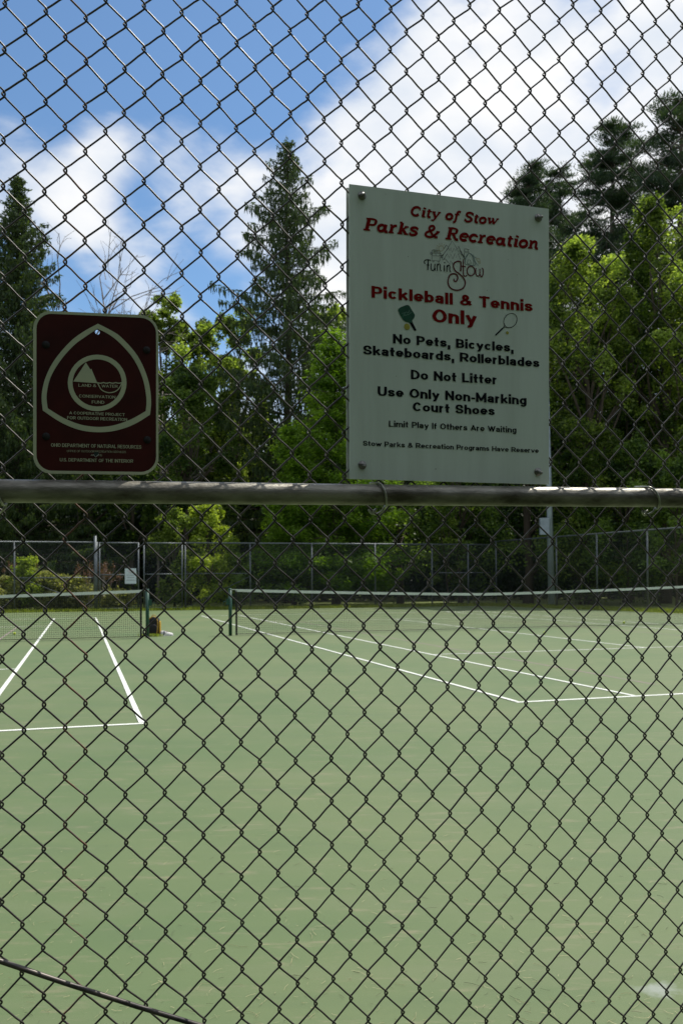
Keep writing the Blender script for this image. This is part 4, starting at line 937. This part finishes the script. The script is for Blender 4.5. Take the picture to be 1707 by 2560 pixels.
# bare dead trees
def bare(loc_, h, label, seed):
    global rng; rng = np.random.default_rng(seed); t = thing('bare_tree', loc_, label, 'tree', 'bare trees'); trunk(t, h*.7, .09, (.3, 0), m=M_BARKG); mb = MB()
    def br(p, d, L, r, lev):
        d = d/np.linalg.norm(d); q = p+d*L; m_ = (p+q)/2+rng.normal(size=3)*L*.06; mb.tube([p, m_, q], [r, r*.8, r*.55], 4, False)
        if lev < 4:
            for _ in range(3 if lev < 3 else 2):
                u = rng.uniform(.4, 1); nd = d+rng.normal(size=3)*.55+[0, 0, .25]; br(p+(q-p)*u, nd, L*rng.uniform(.45, .75), r*.6, lev+1)
    for i in range(10): br(np.array([0, 0, h*(.3+.045*i)]), np.array([rng.normal(), rng.normal(), 1.5]), h*.22, .07, 1)
    mb.build('branches', M_BARKG, t, world=False)
bare(loc(195, 54), ht(610, 54), 'bare grey tree standing above the left part of the brown sign', 91)
bare(loc(300, 56), ht(640, 56), 'bare grey tree standing above the right corner of the brown sign', 92)
bare(loc(395, 49), ht(830, 49), 'bare pale branches tangled right beside the brown sign', 93)
# woodland mass behind everything
rng = np.random.default_rng(99)
Vs = []; Ts = []
def wood(px0, px1, Y, top, n, lsz=.5, z0=0):
    px = rng.uniform(px0, px1, n); Yn = Y+rng.uniform(-3, 3, n); X = (px-CX)/F*Yn
    hump = top*(.80+.2*np.sin(px*.021+Y)+.1*np.sin(px*.057+2*Y)); Z = z0+(hump-z0)*rng.random(n)**.8
    V, _ = cards(np.stack([X, Yn, Z], 1), rng.uniform(.6, 1.3, n)*lsz, rng.uniform(.4, .8, n)*lsz); Vs.append(V); Ts.append(np.repeat(np.clip(rng.normal(.35, .25, n), 0, 1), 4))
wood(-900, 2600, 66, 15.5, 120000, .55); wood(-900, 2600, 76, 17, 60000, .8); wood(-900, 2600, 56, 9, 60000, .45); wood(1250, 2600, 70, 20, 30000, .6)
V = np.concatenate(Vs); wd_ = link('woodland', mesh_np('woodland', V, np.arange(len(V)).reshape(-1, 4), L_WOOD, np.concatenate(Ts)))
tag(wd_, 'dark dense woodland filling the background behind the trees', 'woodland', kind='stuff')
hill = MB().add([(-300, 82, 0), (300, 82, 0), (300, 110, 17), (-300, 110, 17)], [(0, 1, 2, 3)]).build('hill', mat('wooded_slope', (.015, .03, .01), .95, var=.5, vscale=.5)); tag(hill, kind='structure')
rng = np.random.default_rng(101); Vs = []; Ts = []
def unseen_wood(A, B, thick, top, n, lsz):
    u = rng.random(n); A, B = np.array(A), np.array(B); P = A+(B-A)*u[:, None]+rng.uniform(-1, 1, (n, 3))*[thick, thick, 0]
    P[:, 2] = top*(.75+.25*np.sin(u*40+A[0]))*rng.random(n)**.8; V, _ = cards(P, rng.uniform(.6, 1.3, n)*lsz, rng.uniform(.5, .9, n)*lsz); Vs.append(V); Ts.append(np.repeat(np.clip(rng.normal(.3, .25, n), 0, 1), 4))
unseen_wood((-34, -9, 0), (34, -9, 0), 2, 15, 40000, .7); unseen_wood((-38, -10, 0), (-38, 60, 0), 3, 15, 30000, .8); unseen_wood((40, -10, 0), (34, 60, 0), 3, 13, 20000, .8)  # unseen woods added behind and beside the camera to darken ambient light
V = np.concatenate(Vs); dark_surround = link('woodland', mesh_np('woodland', V, np.arange(len(V)).reshape(-1, 4), L_WOOD, np.concatenate(Ts)))
tag(dark_surround, 'unseen woods added on the other sides of the courts to darken the ambient light', 'woodland', kind='stuff')
# grass along the verges
rng = np.random.default_rng(77); Vs = []; Ts = []
def grass(A, B, n, wd0, wd1, hgt=.12):
    u = rng.random(n); A, B = np.array(A), np.array(B); d = (B-A)/np.linalg.norm(B-A); nrm = np.array([d[1], -d[0], 0]); nrm = nrm if nrm[1] < 0 else -nrm
    P = A+(B-A)*u[:, None]+nrm*rng.uniform(wd0, wd1, (n, 1)); L = hgt*rng.uniform(.4, 1.5, n); P[:, 2] = L*.45
    V, _ = cards(P, L, .03, np.stack([rng.normal(size=n)*.35, rng.normal(size=n)*.35, np.ones(n)], 1)); Vs.append(V); Ts.append(np.repeat(np.clip(rng.normal(.6, .25, n), 0, 1), 4))
grass(FLft, FB, 26000, -1.2, .95, .13); grass(FB, FRt, 14000, -.6, .85, .13)
p = gnd(378, 1592); k = 160; P = np.array(p)+rng.normal(size=(k, 3))*[.12, .06, 0]; P[:, 2] = .04; V, _ = cards(P, .09, .02, np.stack([rng.normal(size=k)*.5, rng.normal(size=k)*.5, np.ones(k)], 1)); Vs.append(V); Ts.append(np.full(4*k, .7))
V = np.concatenate(Vs); gr = link('grass', mesh_np('grass', V, np.arange(len(V)).reshape(-1, 4), L_GRASS, np.concatenate(Ts))); tag(gr, 'sunlit strip of grass along the foot of the far fences', 'grass', kind='stuff')
# dry bits of straw and litter lying on the court
rng = np.random.default_rng(55)
mb = MB(); mb2 = MB()
for i in range(620):
    px, py = rng.uniform(-100, 1807), 1830+740*rng.random()**.6
    c = gnd(px, py); L = rng.uniform(.006, .034)*(1 if rng.random() < .9 else 1.8); a = rng.random()*2*PI; cv = rng.normal()*.5
    pts = [c+Vector((math.cos(a)*L*t-math.sin(a)*cv*L*t*t, math.sin(a)*L*t+math.cos(a)*cv*L*t*t, .0075+.002*t)) for t in (0, .5, 1)]
    (mb if rng.random() < .72 else mb2).tube(pts, rng.uniform(.00025, .0006), 3, False)
tag(mb.build('straw_bits', M_STRAW), 'pale dry straw bits scattered over the near court', 'straw', kind='stuff')
tag(mb2.build('litter_bits', M_STRAWD), 'dark twig crumbs scattered over the near court', 'litter', kind='stuff')
print('tris', sum(len(o.data.polygons)*2 for o in C.objects if o.type == 'MESH'))
